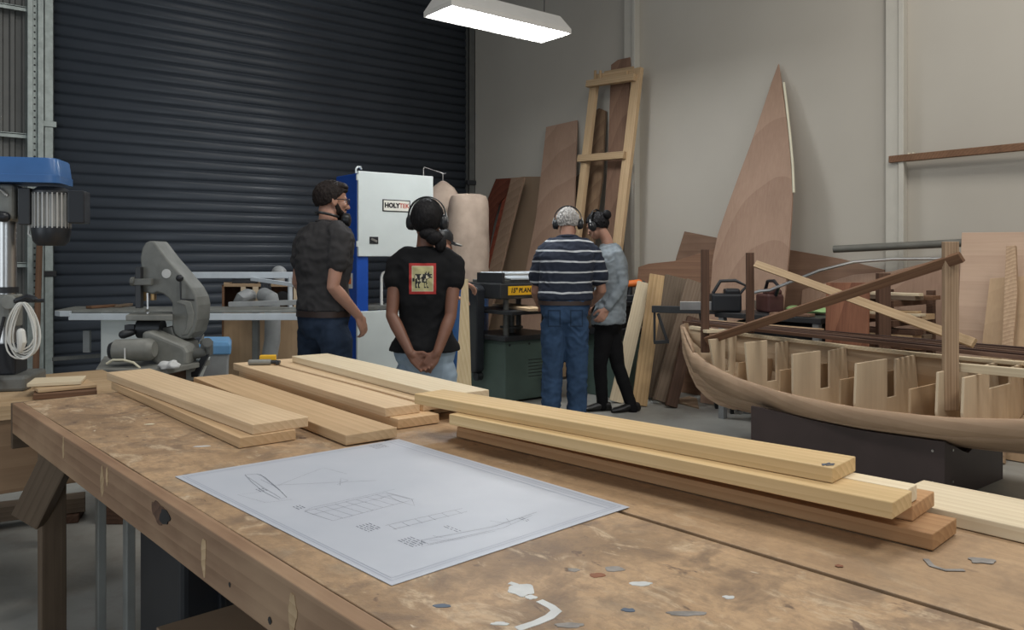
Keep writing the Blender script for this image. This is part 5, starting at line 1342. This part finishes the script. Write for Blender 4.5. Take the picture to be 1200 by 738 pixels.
def head(mb, C, f, up, s=1.0):
    """skull, jaw, brow, nose, ears; f looks forward"""
    f = f.normalized(); r = f.cross(up).normalized(); u = r.cross(f).normalized()
    B = Matrix((r, f, u)).transposed()
    at_ = lambda x, y, z: C + (r * x + f * y + u * z) * s
    mb.ell(at_(0, -.008, .028), (.074 * s, .094 * s, .086 * s), B, 4)
    mb.ell(at_(0, .022, -.028), (.062 * s, .070 * s, .080 * s), B, 4)
    mb.ell(at_(0, .050, -.080), (.036 * s, .034 * s, .028 * s), B, 3)
    mb.tube([at_(-.052, .018, -.06), at_(-.03, .055, -.082), at_(.03, .055, -.082), at_(.052, .018, -.06)], [.018 * s, .020 * s, .020 * s, .018 * s], 10, dome=True)
    mb.tube([at_(-.042, .072, .018), at_(0, .084, .020), at_(.042, .072, .018)], [.010 * s, .012 * s, .010 * s], 8, dome=True)
    mb.tube([at_(0, .084, .012), at_(0, .098, -.012), at_(0, .108, -.034)], [.008 * s, .010 * s, .013 * s], 10, dome=True)
    for sx in (-1, 1):
        mb.ell(at_(.011 * sx, .095, -.036), (.009 * s, .010 * s, .008 * s), B, 2)
        mb.ell(at_(.042 * sx, .062, -.025), (.024 * s, .022 * s, .020 * s), B, 2)
        mb.ell(at_(.077 * sx, -.004, -.010), (.008 * s, .020 * s, .032 * s), B @ Matrix.Rotation(-.25, 3, 'X'), 3)
        mb.tube([at_(.080 * sx, -.018, .012), at_(.088 * sx, -.024, .004), at_(.086 * sx, -.022, -.02), at_(.079 * sx, -.005, -.036)], .0055 * s, 8, dome=True)
    mb.tube([at_(-.020, .083, -.060), at_(0, .091, -.058), at_(.020, .083, -.060)], [.005 * s, .0085 * s, .005 * s], 8, dome=True)
    mb.tube([at_(-.018, .082, -.069), at_(0, .089, -.070), at_(.018, .082, -.069)], [.005 * s, .0085 * s, .005 * s], 8, dome=True)
    return B, at_

def hair_shell(C, B, s, mat, parent, th=.016, low=-.045, front=.05, strand=.006, extra=None, seed=0.0, side=.02):
    """close-fitting hair: hairline over the forehead, round the ears, down to the nape"""
    bm = bmesh.new(); bmesh.ops.create_icosphere(bm, subdivisions=6, radius=1)
    cen = V((0, -.008, .022))
    for v in bm.verts:
        d = v.co.normalized()
        p = cen + V((d.x * (.076 + th * .8), d.y * (.096 + th), d.z * (.088 + th)))
        line = low + (front - low) * max(0, min(1, (d.y + .55) / 1.15)) ** 1.3 + side * max(0, .35 - abs(d.y)) * 0
        w = max(0, min(1, (p.z - line) / .022 + .5))
        q = cen + V((d.x * .062, d.y * .080, d.z * .072))
        n1 = noise.noise(V((d.x * 9 + seed, d.y * 9, d.z * 4))) * strand + noise.noise(V((d.x * 26 + seed, d.y * 26, d.z * 10))) * strand * .6
        v.co = C + (B @ (q.lerp(p + d * n1, w * w * (3 - 2 * w)))) * s
    if extra: extra(bm)
    me = bpy.data.meshes.new('hair'); bmesh.ops.recalc_face_normals(bm, faces=bm.faces[:]); bm.to_mesh(me); bm.free(); me.shade_smooth()
    return put('hair', me, mat, parent)

def muffs(C, B, s, parent, tilt=-.1, band_mat=None, cup_mat=None, r=.098):
    """ear defenders worn over the head"""
    at_ = lambda x, y, z: C + (B @ V((x, y, z))) * s
    g = MB(); ps, = [[at_(r * math.sin(a) * 1.02, tilt * math.cos(a) * .25 - .012, .03 + (.105 + .0) * math.cos(a)) for a in [(-100 + 200 * k / 20) * PI / 180 for k in range(21)]]]
    fw = B @ V((0, 1, 0))
    rings = []
    for i, p in enumerate(ps):
        d = (p - at_(0, -.012, .03)).normalized(); rings.append([p - fw * .011, p + fw * .011, p + fw * .011 + d * .006, p - fw * .011 + d * .006])
    g.loft(rings); e = g.build('ear_defenders', band_mat or M['muff_black'], parent, bevel=.002)
    for sx in (-1, 1):
        g = MB(); x0 = at_(.080 * sx, -.004, -.008); n = B @ V((sx, 0, 0)); R = Matrix((B.col[1], B.col[2], n)).transposed()
        rr = [[x0 + n * z + R.col[0] * (a_ * math.cos(t_)) + R.col[1] * (b_ * math.sin(t_)) for t_ in [2 * PI * k / 24 for k in range(24)]] for z, a_, b_ in ((-.004, .020, .026), (0, .033, .043), (.012, .034, .045), (.014, .031, .041), (.018, .033, .044), (.032, .030, .041), (.042, .020, .030), (.044, .004, .006))]
        g.loft(rr); g.build('cup', cup_mat or M['muff_black'], e, smooth=True)
        g = MB(); g.tube([at_(.108 * sx, -.012, .050), at_(.118 * sx, -.010, .02), at_(.122 * sx, -.008, -.006)], .005, 8); g.build('yoke', M['muff_silver'], e, smooth=True)
    return e

def eyes(at_, f, s, parent):
    for sx in (-1, 1):
        g = MB(); g.ell(at_(.030 * sx, .066, -.002), (.0125 * s,) * 3, None, 3); o = g.build('eye', M['eye_white'], parent, smooth=True)
        g = MB(); g.ell(at_(.030 * sx, .066, -.002) + f * .0085 * s, (.0062 * s,) * 3, None, 2); g.build('iris', M['iris'], o, smooth=True)

def person(P, label, group=None):
    Y, a = P['Y'], math.radians(P['yaw'])
    F = (FW * math.cos(a) + RT * math.sin(a)).normalized(); R = (RT * math.cos(a) - FW * math.sin(a)).normalized()
    J = lambda q: at(q[0], q[1], Y + (q[2] if len(q) > 2 else 0))
    foot = gl(P['px'], Y); root = thing('person', foot, label, 'person', group)
    H, N = J(P['hip']), J(P['neck'])
    S = P['dims']; ax = (N - H).normalized()
    hd_c = J(P['head']); hy = math.radians(P['head_yaw']); hp_ = math.radians(P.get('head_pitch', 0)); ro = math.radians(P.get('head_roll', 0))
    hf = FW * math.cos(hy) + RT * math.sin(hy); hr = RT * math.cos(hy) - FW * math.sin(hy)
    hf2 = (hf * math.cos(hp_) - UP * math.sin(hp_)).normalized(); hup = hr.cross(hf2); hup = (hup * math.cos(ro) + hr * math.sin(ro)).normalized()
    s = P.get('head_s', 1.0)
    sk = MB()
    B, hat = head(sk, hd_c, hf2, hup, s)
    nb = hd_c + B @ V((0, -.022, -.055)) * s
    limb(sk, [N - ax * .05, N + (nb - N) * .4, nb], [.064 * S['n'], .055 * S['n'], .056 * S['n']], 18)
    limb(sk, [H, N - ax * .08], [.07, .07]); 
    sr = P.get('arm_s', 1.0)
    arms = []
    for ar in P['arms']:
        sh, el, wr = J(ar['s']), J(ar['e']), J(ar['w'])
        limb(sk, [N - ax * .12, sh - ax * .015], [.035, .035], 14)
        mid = el.lerp(wr, .28)
        limb(sk, [sh, sh.lerp(el, .45), el, mid, wr], [.040 * sr, .043 * sr, .036 * sr, .039 * sr, .0265 * sr], 18)
        hdn = (J(ar['h']) - wr); hand(sk, wr, hdn, ar['palm'], ar['thumb'], ar.get('curl', .5), ar.get('hs', 1.0)); arms.append((sh, el, wr))
    legs = []
    for lg in P['legs']:
        hi, kn, an = J(lg['h']), J(lg['k']), J(lg['a'])
        limb(sk, [H - ax * .02, hi], [.05, .05]); limb(sk, [hi, kn, an], [.05, .04, .032]); legs.append((hi, kn, an, lg))
    put('body', volume(sk.bm, .0052, 3), P['skin'], root)
    eyes(hat, hf2, s, root)
    # trunk profile along hip -> neck
    tb_ = [(-.20, S['h'] * .66, S['hd'] * .70), (-.10, S['h'] * .93, S['hd'] * .95), (0, S['h'], S['hd']), (.14, S['w'] * 1.03, S['wd'] * 1.02), (.30, S['w'], S['wd']), (.52, S['c'], S['cd']), (.70, S['c'] * 1.06, S['cd'] * 1.0), (.83, S['sh'] * .90, S['cd'] * .88), (.92, S['sh'] * .66, S['cd'] * .70), (1.0, .078 * S['n'], .072 * S['n'])]
    L = (N - H).length
    def trunk(mb, t0, t1, grow, flare=0.0):
        rings = []; n_ = 26
        for i in range(n_ + 1):
            t_ = t0 + (t1 - t0) * i / n_
            for (ta, xa, ya), (tb2, xb, yb) in zip(tb_, tb_[1:]):
                if ta <= t_ <= tb2 + 1e-6:
                    k = (t_ - ta) / (tb2 - ta); k = k * k * (3 - 2 * k) * .5 + k * .5; break
            g = grow + flare * max(0, 1 - (t_ - t0) / .3)
            cen = H.lerp(N, t_) - F * S.get('arch', .0) * math.sin(PI * max(0, t_)) + F * S.get('belly', 0) * math.exp(-((t_ - .25) / .25) ** 2)
            rings.append(sup(cen, R, F, xa + (xb - xa) * k + g, ya + (yb - ya) * k + g))
        mb.loft(rings)
    sm_ = MB(); trunk(sm_, P['hem'], .985, .012, P.get('flare', .006))
    sl_ = P['sleeve']
    for (sh, el, wr), ar in zip(arms, P['arms']):
        inn = N - ax * (.10 * L / .5) + (sh - N) * .35
        limb(sm_, [N - ax * .055 + (sh - N) * .10, N.lerp(sh, .62) + ax * .012, sh - ax * .002], [.050 * sr, .058 * sr, .062 * sr], 18)
        if sl_ <= 1: limb(sm_, [inn, sh, sh.lerp(el, sl_)], [.066 * sr, .064 * sr, P.get('sleeve_r', .062) * sr], 18)
        else: limb(sm_, [inn, sh, sh.lerp(el, .5), el, el.lerp(wr, .3), el.lerp(wr, .93)], [.06 * sr, .060 * sr, .053 * sr, .048 * sr, .047 * sr, .036 * sr], 18)
    shirt = put('shirt', volume(sm_.bm, .008, 9, P.get('fold', .006), P.get('ff', (8, 8, 15)), P['px']), P['shirt'], root)
    # collar ring
    cm = MB(); rings = []
    for k in range(25):
        q = 2 * PI * k / 24; rings.append(N - ax * .018 + R * (.074 * S['n'] * math.cos(q)) + F * (.068 * S['n'] * math.sin(q)) - ax * .012 * math.sin(q))
    cm.tube(rings, P.get('collar', .009), 8); cm.build('collar', P.get('collar_mat', P['shirt']), root, smooth=True)
    # trousers
    tm = MB(); trunk(tm, -.20, P.get('waist', .10), .007)
    for hi, kn, an, lg in legs:
        r_ = P['leg_r']; inn = H - ax * .05 + (hi - H) * .8
        limb(tm, [inn, hi, hi.lerp(kn, .5), kn, kn.lerp(an, .35), an + (an - kn).normalized() * P.get('cuff', .03)], [r_[0] * .97, r_[0], (r_[0] + r_[1]) / 2, r_[1], r_[2], r_[3]], 20)
    tr_ = put('trousers', volume(tm.bm, .008, 8, P.get('tfold', .006), (11, 11, 12), P['px'] + 5), P['trousers'], root)
    # shoes
    for hi, kn, an, lg in legs:
        td = lg['toe']; td = td.normalized(); w = V((td.y, -td.x, 0)); g = MB()
        base = V((an.x, an.y, 0)); zs = lg.get('z', 0.0)
        rings = [(-.075, .030, .05), (-.065, .036, .075), (-.02, .040, .085), (.05, .041, .070), (.11, .047, .050), (.155, .043, .040), (.185, .022, .03)]
        g.loft([[base + td * x + w * (hw * math.cos(q)) + UP * (zs + .001 + max(0, (math.sin(q) * .5 + .5)) ** .6 * ht) for q in [2 * PI * k / 16 - PI / 2 for k in range(16)]] for x, hw, ht in rings])
        if P.get('boot'): g.tube([base + UP * (zs + .05), an.lerp(kn, .10)], [.042, .045], 14, dome=True)
        g.build('shoe', P.get('shoe', M['boot']), root, smooth=True)
    return dict(root=root, C=hd_c, B=B, s=s, hat=hat, f=hf2, N=N, H=H, R=R, F=F, ax=ax, shirt=shirt, arms=arms, L=L, J=J, S=S, trunk=trunk)

def bun(C, B, s, x, y, z, r):
    def ex(bm):
        o = bmesh.ops.create_icosphere(bm, subdivisions=5, radius=1)
        for v in o['verts']:
            d = v.co.normalized(); k = 1 + .04 * noise.noise(V((d.x * 6 + 7, d.y * 6, d.z * 2.5)))
            v.co = C + (B @ (V((x, y, z)) + V((d.x * r[0], d.y * r[1], d.z * r[2])) * k)) * s
    return ex
def multi(*fs):
    def ex(bm):
        for f in fs: f(bm)
    return ex

# picture print on the back, projected on the cloth
def decal(px0, px1, py0, py1, nx, ny, sh_obj, cells):
    bv = BVHTree.FromPolygons([v.co + wloc(sh_obj) for v in sh_obj.data.vertices], [tuple(p.vertices) for p in sh_obj.data.polygons])
    bm = bmesh.new(); g = []
    for j in range(ny + 1):
        row = []
        for i in range(nx + 1):
            d = ray(px0 + (px1 - px0) * i / nx, py0 + (py1 - py0) * j / ny)
            h = bv.ray_cast(EYE + d * 3.5, d.normalized())
            p = h[0] if h[0] else EYE + d * 4.5
            row.append(bm.verts.new(p + (h[1] if h[1] else -FW) * .0022))
        g.append(row)
    for j in range(ny):
        for i in range(nx):
            f = bm.faces.new([g[j][i], g[j][i + 1], g[j + 1][i + 1], g[j + 1][i]]); f.material_index = cells(i, j); f.smooth = True
    me = bpy.data.meshes.new('print'); bm.to_mesh(me); bm.free(); return me
# ---- man in the charcoal T-shirt, seen from behind his right shoulder
Y1 = 4.9
P1_ = dict(px=379, Y=Y1, yaw=32, hip=(379, 372), neck=(385, 258, .03), head=(389, 235, .06), head_yaw=60, head_pitch=4, head_s=.98,
    dims=dict(n=1.0, h=.162, hd=.115, w=.148, wd=.105, c=.172, cd=.118, sh=.20, arch=.02), skin=M['skin_fair'], shirt=M['tee_charcoal'], trousers=M['denim_dark'],
    arms=[dict(s=(400, 279, -.13), e=(390, 336, -.16), w=(420, 370, -.05), h=(429, 392, .0), palm=-RT + FW * .4, thumb=FW + UP * .2, curl=.55),
          dict(s=(357, 281, .12), e=(349, 331, .16), w=(372, 358, .33), h=(384, 366, .38), palm=RT, thumb=UP, curl=.7)],
    legs=[dict(h=(394, 388, -.07), k=(396, 478, -.03), a=(394, 548, -.05), toe=FW + RT * .7), dict(h=(367, 388, .08), k=(366, 478, .12), a=(364, 540, .10), toe=FW + RT * .4)],
    leg_r=(.100, .070, .064, .058), hem=.075, sleeve=.50, sleeve_r=.064, fold=.010, arm_s=1.02, flare=.006, waist=.11)
m1 = person(P1_, 'standing man in charcoal T-shirt and dark jeans with glasses and ear defenders round his neck')
def quiff(bm):
    pass
hair_shell(m1['C'], m1['B'], m1['s'], M['hair_dark'], m1['root'], th=.018, low=-.050, front=.058, strand=.005, seed=2.0, extra=bun(m1['C'], m1['B'], m1['s'], 0, .035, .088, (.066, .062, .034)))
# beard
bmm = MB(); B, C, s = m1['B'], m1['C'], m1['s']
hat = m1['hat']
for sx in (-1, 1): bmm.tube([hat(.068 * sx, .012, -.03), hat(.060 * sx, .030, -.066), hat(.034 * sx, .064, -.090)], [.012, .019, .022], 10, dome=True)
bmm.ell(hat(0, .064, -.094), (.036, .030, .024), B, 3); bmm.tube([hat(-.028, .078, -.050), hat(0, .096, -.049), hat(.028, .078, -.050)], .007, 8, dome=True)
for v in bmm.bm.verts: v.co += (v.co - C).normalized() * .004 * noise.noise(v.co * 90)
bmm.build('beard', M['hair_dark'], m1['root'], smooth=True)
# glasses
gm = MB()
for sx in (-1, 1):
    ring = [hat(.033 * sx + .024 * math.cos(q), .100 - .25 * (.033 + .024 * math.cos(q) * sx) * .4, .0 + .019 * math.sin(q)) for q in [2 * PI * k / 20 for k in range(21)]]
    gm.tube(ring, .0026, 6); gm.tube([hat(.057 * sx, .094, .006), hat(.082 * sx, .045, .008), hat(.084 * sx, -.008, .004), hat(.083 * sx, -.025, -.012)], .0026, 6)
gm.tube([hat(-.010, .103, .004), hat(0, .108, .006), hat(.010, .103, .004)], .0024, 6)
gm.build('glasses', M['muff_black'], m1['root'], smooth=True)
# ear defenders hanging round the neck
N, ax, R, F = m1['N'], m1['ax'], m1['R'], m1['F']
nf = m1['f']; nr = nf.cross(UP).normalized(); nf = V((nf.x, nf.y, 0)).normalized()
g = MB(); ps = [N + UP * .028 + nr * (.078 * math.sin(q)) - nf * (.074 * math.cos(q)) + UP * (.018 * math.cos(q)) for q in [(-125 + 250 * k / 24) * PI / 180 for k in range(25)]]
g.tube(ps, .0085, 8); ed_ = g.build('ear_defenders', M['muff_black'], m1['root'], smooth=True)
for sx in (-1, 1):
    c = N + nr * (.068 * sx) + nf * .085 + UP * .0; n = (nr * sx * .55 + nf * .8).normalized()
    Rr = frame(n, UP); g = MB()
    g.loft([[c + n * z + Rr.col[1] * (a_ * math.cos(q)) + Rr.col[2] * (b_ * math.sin(q)) for q in [2 * PI * k / 20 for k in range(20)]] for z, a_, b_ in ((-.02, .024, .032), (-.01, .032, .042), (.006, .033, .043), (.024, .028, .038), (.032, .012, .018))]); g.build('cup', M['muff_black'], ed_, smooth=True)
# belt and leather label
g = MB(); H = m1['H']; c = H.lerp(N, .045) - F * .002
g.loft([sup(c + ax * z, R, F, .164 + e_, .119 + e_) for z, e_ in ((-.018, .002), (-.018, .010), (.018, .010), (.018, .002))], cap=False); g.build('belt', M['belt'], m1['root'], smooth=True)

# ---- woman in the black T-shirt, hands clasped behind her back
Y2 = 4.6
P2_ = dict(px=499, Y=Y2, yaw=-3, hip=(498, 408), neck=(498, 289), head=(501, 259, .02), head_yaw=10, head_pitch=5, head_s=.98,
    dims=dict(n=.86, h=.170, hd=.118, w=.132, wd=.095, c=.150, cd=.105, sh=.175, arch=.0), skin=M['skin_brown'], shirt=M['tee_black'], trousers=M['denim_light'],
    arms=[dict(s=(465, 309, .0), e=(459, 370, -.10), w=(481, 414, -.185), h=(501, 434, -.20), palm=-FW + UP * .3, thumb=UP, curl=.55, hs=.92),
          dict(s=(533, 309, .0), e=(528, 370, -.10), w=(512, 414, -.20), h=(496, 436, -.225), palm=FW - UP * .2, thumb=UP, curl=.8, hs=.92)],
    legs=[dict(h=(481, 428, .0), k=(482, 512, .02), a=(482, 588, .0), toe=FW - RT * .2), dict(h=(517, 428, .0), k=(516, 512, .02), a=(516, 588, .0), toe=FW + RT * .2)],
    leg_r=(.098, .066, .060, .050), hem=-.02, sleeve=.34, sleeve_r=.068, fold=.006, arm_s=.93, flare=.022, waist=.12, shoe=M['boot'], tfold=.008)
w2 = person(P2_, 'woman in a black T-shirt with a red-framed print, hands clasped behind her back')
C, B, s = w2['C'], w2['B'], w2['s']
hair_shell(C, B, s, M['hair_black'], w2['root'], th=.024, low=-.088, front=.055, strand=.002, seed=5.0,
    extra=multi(bun(C, B, s, .062, -.070, -.105, (.050, .046, .042)), bun(C, B, s, .030, -.075, -.085, (.055, .04, .034)), bun(C, B, s, .095, -.050, -.135, (.034, .036, .05))))
muffs(C, B, s, w2['root'], tilt=-.05, r=.106)
COW = ['....................', '....................', '.............#..#...', '............##o##...', '..######oo##########', '.#o####ooo###oo###o.', '.#oo###o#####ooo####', '#.o##########oo##...', '#.##o##oo###o##.....', '#.##oo#oo##oo#......', '..######o#####......', '..##.##....#.##.....', '..#o.#o....#.#o.....', '..#..#.....#..#.....', '..##.##....##.##....', '....................']
def cells(i, j):
    nx, ny = 40, 46
    if i < 4 or i >= nx - 4 or j < 4 or j >= ny - 4: return 0
    if i in (4, nx - 5) or j in (4, ny - 5): return 1
    r = int((j - 8) / 30 * len(COW)); c = int((i - 6) / 28 * 20)
    if 0 <= r < len(COW) and 0 <= c < 20:
        ch = COW[r][c]
        if ch == '#': return 3
        if ch == 'o': return 1
    return 2
me = decal(479.5, 511, 308.5, 344.5, 40, 46, w2['shirt'], cells)
M['print_red'] = plain('print_red', (.40, .035, .03, 1), .85, var=.06); M['print_cream'] = plain('print_cream', (.60, .55, .38, 1), .85, var=.06); M['print_green'] = plain('print_green', (.47, .43, .22, 1), .85, var=.18, scale=22)
put('shirt_print', me, [M['print_red'], M['print_cream'], M['print_green'], M['black_ink']], w2['root'], 'red framed picture of a spotted animal')

# ---- older man in the striped polo, leaning over the planer
Y3 = 6.5
P3_ = dict(px=662, Y=Y3, yaw=-2, hip=(662, 360), neck=(665, 276, .07), head=(665.5, 262, .13), head_yaw=6, head_pitch=24, head_s=1.02,
    dims=dict(n=1.06, h=.188, hd=.135, w=.200, wd=.150, c=.205, cd=.140, sh=.205, arch=.02, belly=.03), skin=M['skin_tan'], shirt=M['polo'], trousers=M['denim_blue'],
    arms=[dict(s=(637, 297, .06), e=(628, 341, .14), w=(632, 356, .40), h=(636, 360, .52), palm=-UP, thumb=RT, curl=.5),
          dict(s=(695, 297, .06), e=(705, 340, .10), w=(690, 357, .33), h=(682, 360, .43), palm=-UP, thumb=-RT, curl=.5)],
    legs=[dict(h=(649, 374, .0), k=(648, 430, .02), a=(645, 482, .0), toe=FW - RT * .3), dict(h=(675, 374, .0), k=(676, 430, .02), a=(676, 482, .0), toe=FW + RT * .35)],
    leg_r=(.108, .086, .082, .078), hem=.105, sleeve=.62, sleeve_r=.074, fold=.009, arm_s=1.12, flare=.004, waist=.12, collar=.016, cuff=.02, tfold=.009)
m3 = person(P3_, 'older grey-haired man in a navy polo with thin white stripes and blue jeans')
C, B, s = m3['C'], m3['B'], m3['s']
hair_shell(C, B, s, M['hair_grey'], m3['root'], th=.018, low=-.062, front=.05, strand=.013, seed=9.0)
muffs(C, B, s, m3['root'], tilt=-.1, r=.104)
g = MB(); H, N, ax, R, F = m3['H'], m3['N'], m3['ax'], m3['R'], m3['F']; c = H.lerp(N, .068) + F * .02
g.loft([sup(c + ax * z, R, F, .205 + e_, .152 + e_) for z, e_ in ((-.017, .002), (-.017, .012), (.017, .012), (.017, .002))], cap=False); g.build('belt', M['belt'], m3['root'], smooth=True)
def pockets(pp, d, who):
    tr_o = [c for c in who['root'].children if c.name.startswith('trousers')][0]
    for (x0, x1, y0, y1) in pp:
        me = decal(x0, x1, y0, y1, 10, 12, tr_o, lambda i, j: 1 if (i in (0, 9) or j in (0, 11)) else 0)
        put('pocket', me, [d, M['denim_seam']], who['root'])
M['denim_seam'] = cloth('denim_seam', (.022, .040, .075, 1))
pockets(((642, 657, 363, 383), (668, 683, 363, 383)), M['denim_blue'], m3)

# ---- woman in the grey shirt and black leggings, facing left
Y4 = 6.9
P4_ = dict(px=716, Y=Y4, yaw=-66, hip=(713, 372), neck=(714, 285, .0), head=(700, 264.5, .02), head_yaw=-52, head_pitch=22, head_s=.97,
    dims=dict(n=.84, h=.155, hd=.118, w=.135, wd=.105, c=.150, cd=.108, sh=.165, arch=.035), skin=M['skin_fair'], shirt=M['grey_shirt'], trousers=M['leggings'],
    arms=[dict(s=(723, 299, -.12), e=(730, 334, -.16), w=(711, 362, -.17), h=(702, 377, -.18), palm=FW - RT * .3, thumb=-RT - UP * .2, curl=.6, hs=.95),
          dict(s=(708, 298, .16), e=(704, 334, .20), w=(699, 352, .26), h=(693, 358, .27), palm=-UP, thumb=-FW, curl=.6, hs=.95)],
    legs=[dict(h=(709, 384, -.03), k=(703, 428, -.04), a=(706, 471, -.02), toe=-RT - FW * .15), dict(h=(716, 384, .03), k=(724, 428, .02), a=(740, 475, -.05), toe=-RT - FW * .35)],
    leg_r=(.090, .058, .056, .046), hem=-.08, sleeve=2, fold=.011, arm_s=.92, flare=.012, boot=True, tfold=.003)
w4 = person(P4_, 'woman in a grey long-sleeved shirt and black leggings, dark hair in a bun')
C, B, s = w4['C'], w4['B'], w4['s']
hair_shell(C, B, s, M['hair_black'], w4['root'], th=.014, low=-.058, front=.055, strand=.005, seed=13.0, extra=bun(C, B, s, .0, -.128, .052, (.040, .036, .042)))
muffs(C, B, s, w4['root'], tilt=-.1, band_mat=M['muff_black'], r=.100)

# ---- fifth person, nearly hidden: cap and a hand on the planer
Y5 = 6.55
P5_ = dict(px=520, Y=Y5, yaw=72, hip=(500, 372, .0), neck=(506, 302, .0), head=(515.5, 284, .0), head_yaw=66, head_pitch=14, head_s=1.0,
    dims=dict(n=.9, h=.155, hd=.115, w=.145, wd=.105, c=.160, cd=.112, sh=.175, arch=.03), skin=M['skin_fair'], shirt=M['navy_plain'], trousers=M['denim_dark'],
    arms=[dict(s=(516, 312, -.12), e=(529, 322, -.20), w=(543, 331, -.12), h=(557, 338, -.05), palm=-UP, thumb=FW, curl=.55),
          dict(s=(512, 312, .15), e=(516, 345, .22), w=(532, 348, .30), h=(542, 350, .34), palm=-UP, thumb=-FW, curl=.6)],
    legs=[dict(h=(506, 386, -.06), k=(507, 440, -.04), a=(506, 482, -.06), toe=RT), dict(h=(508, 386, .08), k=(510, 440, .10), a=(508, 480, .10), toe=RT)],
    leg_r=(.092, .066, .062, .056), hem=-.02, sleeve=.5, sleeve_r=.066)
m5 = person(P5_, 'person in a black cap with white-edged peak, mostly hidden behind the woman in black')
C, B, s = m5['C'], m5['B'], m5['s']
hair_shell(C, B, s, M['hair_black'], m5['root'], th=.008, low=-.045, front=.055, strand=.003, seed=17.0)
hat = m5['hat']; g = MB()
rings = []
for z, k in ((.030, 1.0), (.055, .985), (.085, .90), (.108, .70), (.121, .40), (.125, .05)):
    rings.append([hat(.092 * k * math.cos(q), -.008 + .112 * k * math.sin(q), z) for q in [2 * PI * t_ / 28 for t_ in range(28)]])
g.loft(rings); cap = g.build('cap', M['muff_black'], m5['root'], smooth=True)
def peak(dz, k, th):
    top, bot = [], []
    for i in range(13):
        q = PI * (.12 + .76 * i / 12); top.append(hat(.086 * math.cos(q), .09 * math.sin(q) + .0, .036 + dz))
    out = [hat(.080 * k * math.cos(PI * (.12 + .76 * i / 12)), .06 + (.125 * k) * math.sin(PI * (.12 + .76 * i / 12)), .030 + dz - .012 * k) for i in range(13)]
    return top, out
t_, o_ = peak(0, 1, 0); u = m5['B'] @ V((0, 0, 1))
g = MB(); g.loft([[a, b, b - u * .005, a - u * .005] for a, b in zip(t_, o_)]); g.build('peak', M['muff_black'], cap, smooth=True)
g = MB(); g.tube(o_, .005, 8); g.build('piping', M['white_plastic'], cap, smooth=True)
# ================================================================ light and camera
sc = bpy.context.scene
def area(name, loc, sx, sy, power, col=(1, 1, 1), rot=(0, 0, 0)):
    l = bpy.data.lights.new(name, 'AREA'); l.shape = 'RECTANGLE'; l.size = sx; l.size_y = sy; l.energy = power; l.color = col
    o = bpy.data.objects.new(name, l); COL.objects.link(o); o.location = loc; o.rotation_euler = rot; return o
# unseen area lamps standing in for ceiling fixtures, set high to light the walls
for (x, y, p) in ((.8, 5.6, 22), (1.0, 2.2, 55), (4.2, 1.6, 80), (4.2, -1.4, 85), (1.0, -1.4, 55)):
    area('unseen_ceiling_fill', (x, y, 5.2), 1.4, 1.2, p, (1, .97, .92))
# unseen cool area lights added left of and behind the camera, as through doorways
area('daylight_fill', (-3.1, 2.6, 1.7), 2.6, 2.6, 42, (.82, .91, 1), (math.radians(90), 0, math.radians(-90)))
area('daylight_fill', (-1.6, -2.6, 2.0), 2.6, 2.4, 40, (.80, .90, 1), (math.radians(78), 0, math.radians(-38)))
w = bpy.data.worlds.new('World'); sc.world = w; w.use_nodes = True
w.node_tree.nodes['Background'].inputs[0].default_value = (.80, .86, .92, 1)
w.node_tree.nodes['Background'].inputs[1].default_value = .15
cd = bpy.data.cameras.new('Camera'); cam = bpy.data.objects.new('Camera', cd); COL.objects.link(cam)
cd.sensor_fit = 'HORIZONTAL'; cd.sensor_width = 36; cd.lens = 36 * FPX / 1200; cd.clip_start = .05
cd.shift_y = -(369 - HYP) / 1200
cam.location = EYE; cam.rotation_euler = (math.radians(90), 0, -YAW)
sc.camera = cam
sc.view_settings.view_transform = 'Standard'; sc.view_settings.look = 'None'
sc.view_settings.gamma = 1; sc.view_settings.exposure = 0; sc.view_settings.use_curve_mapping = False
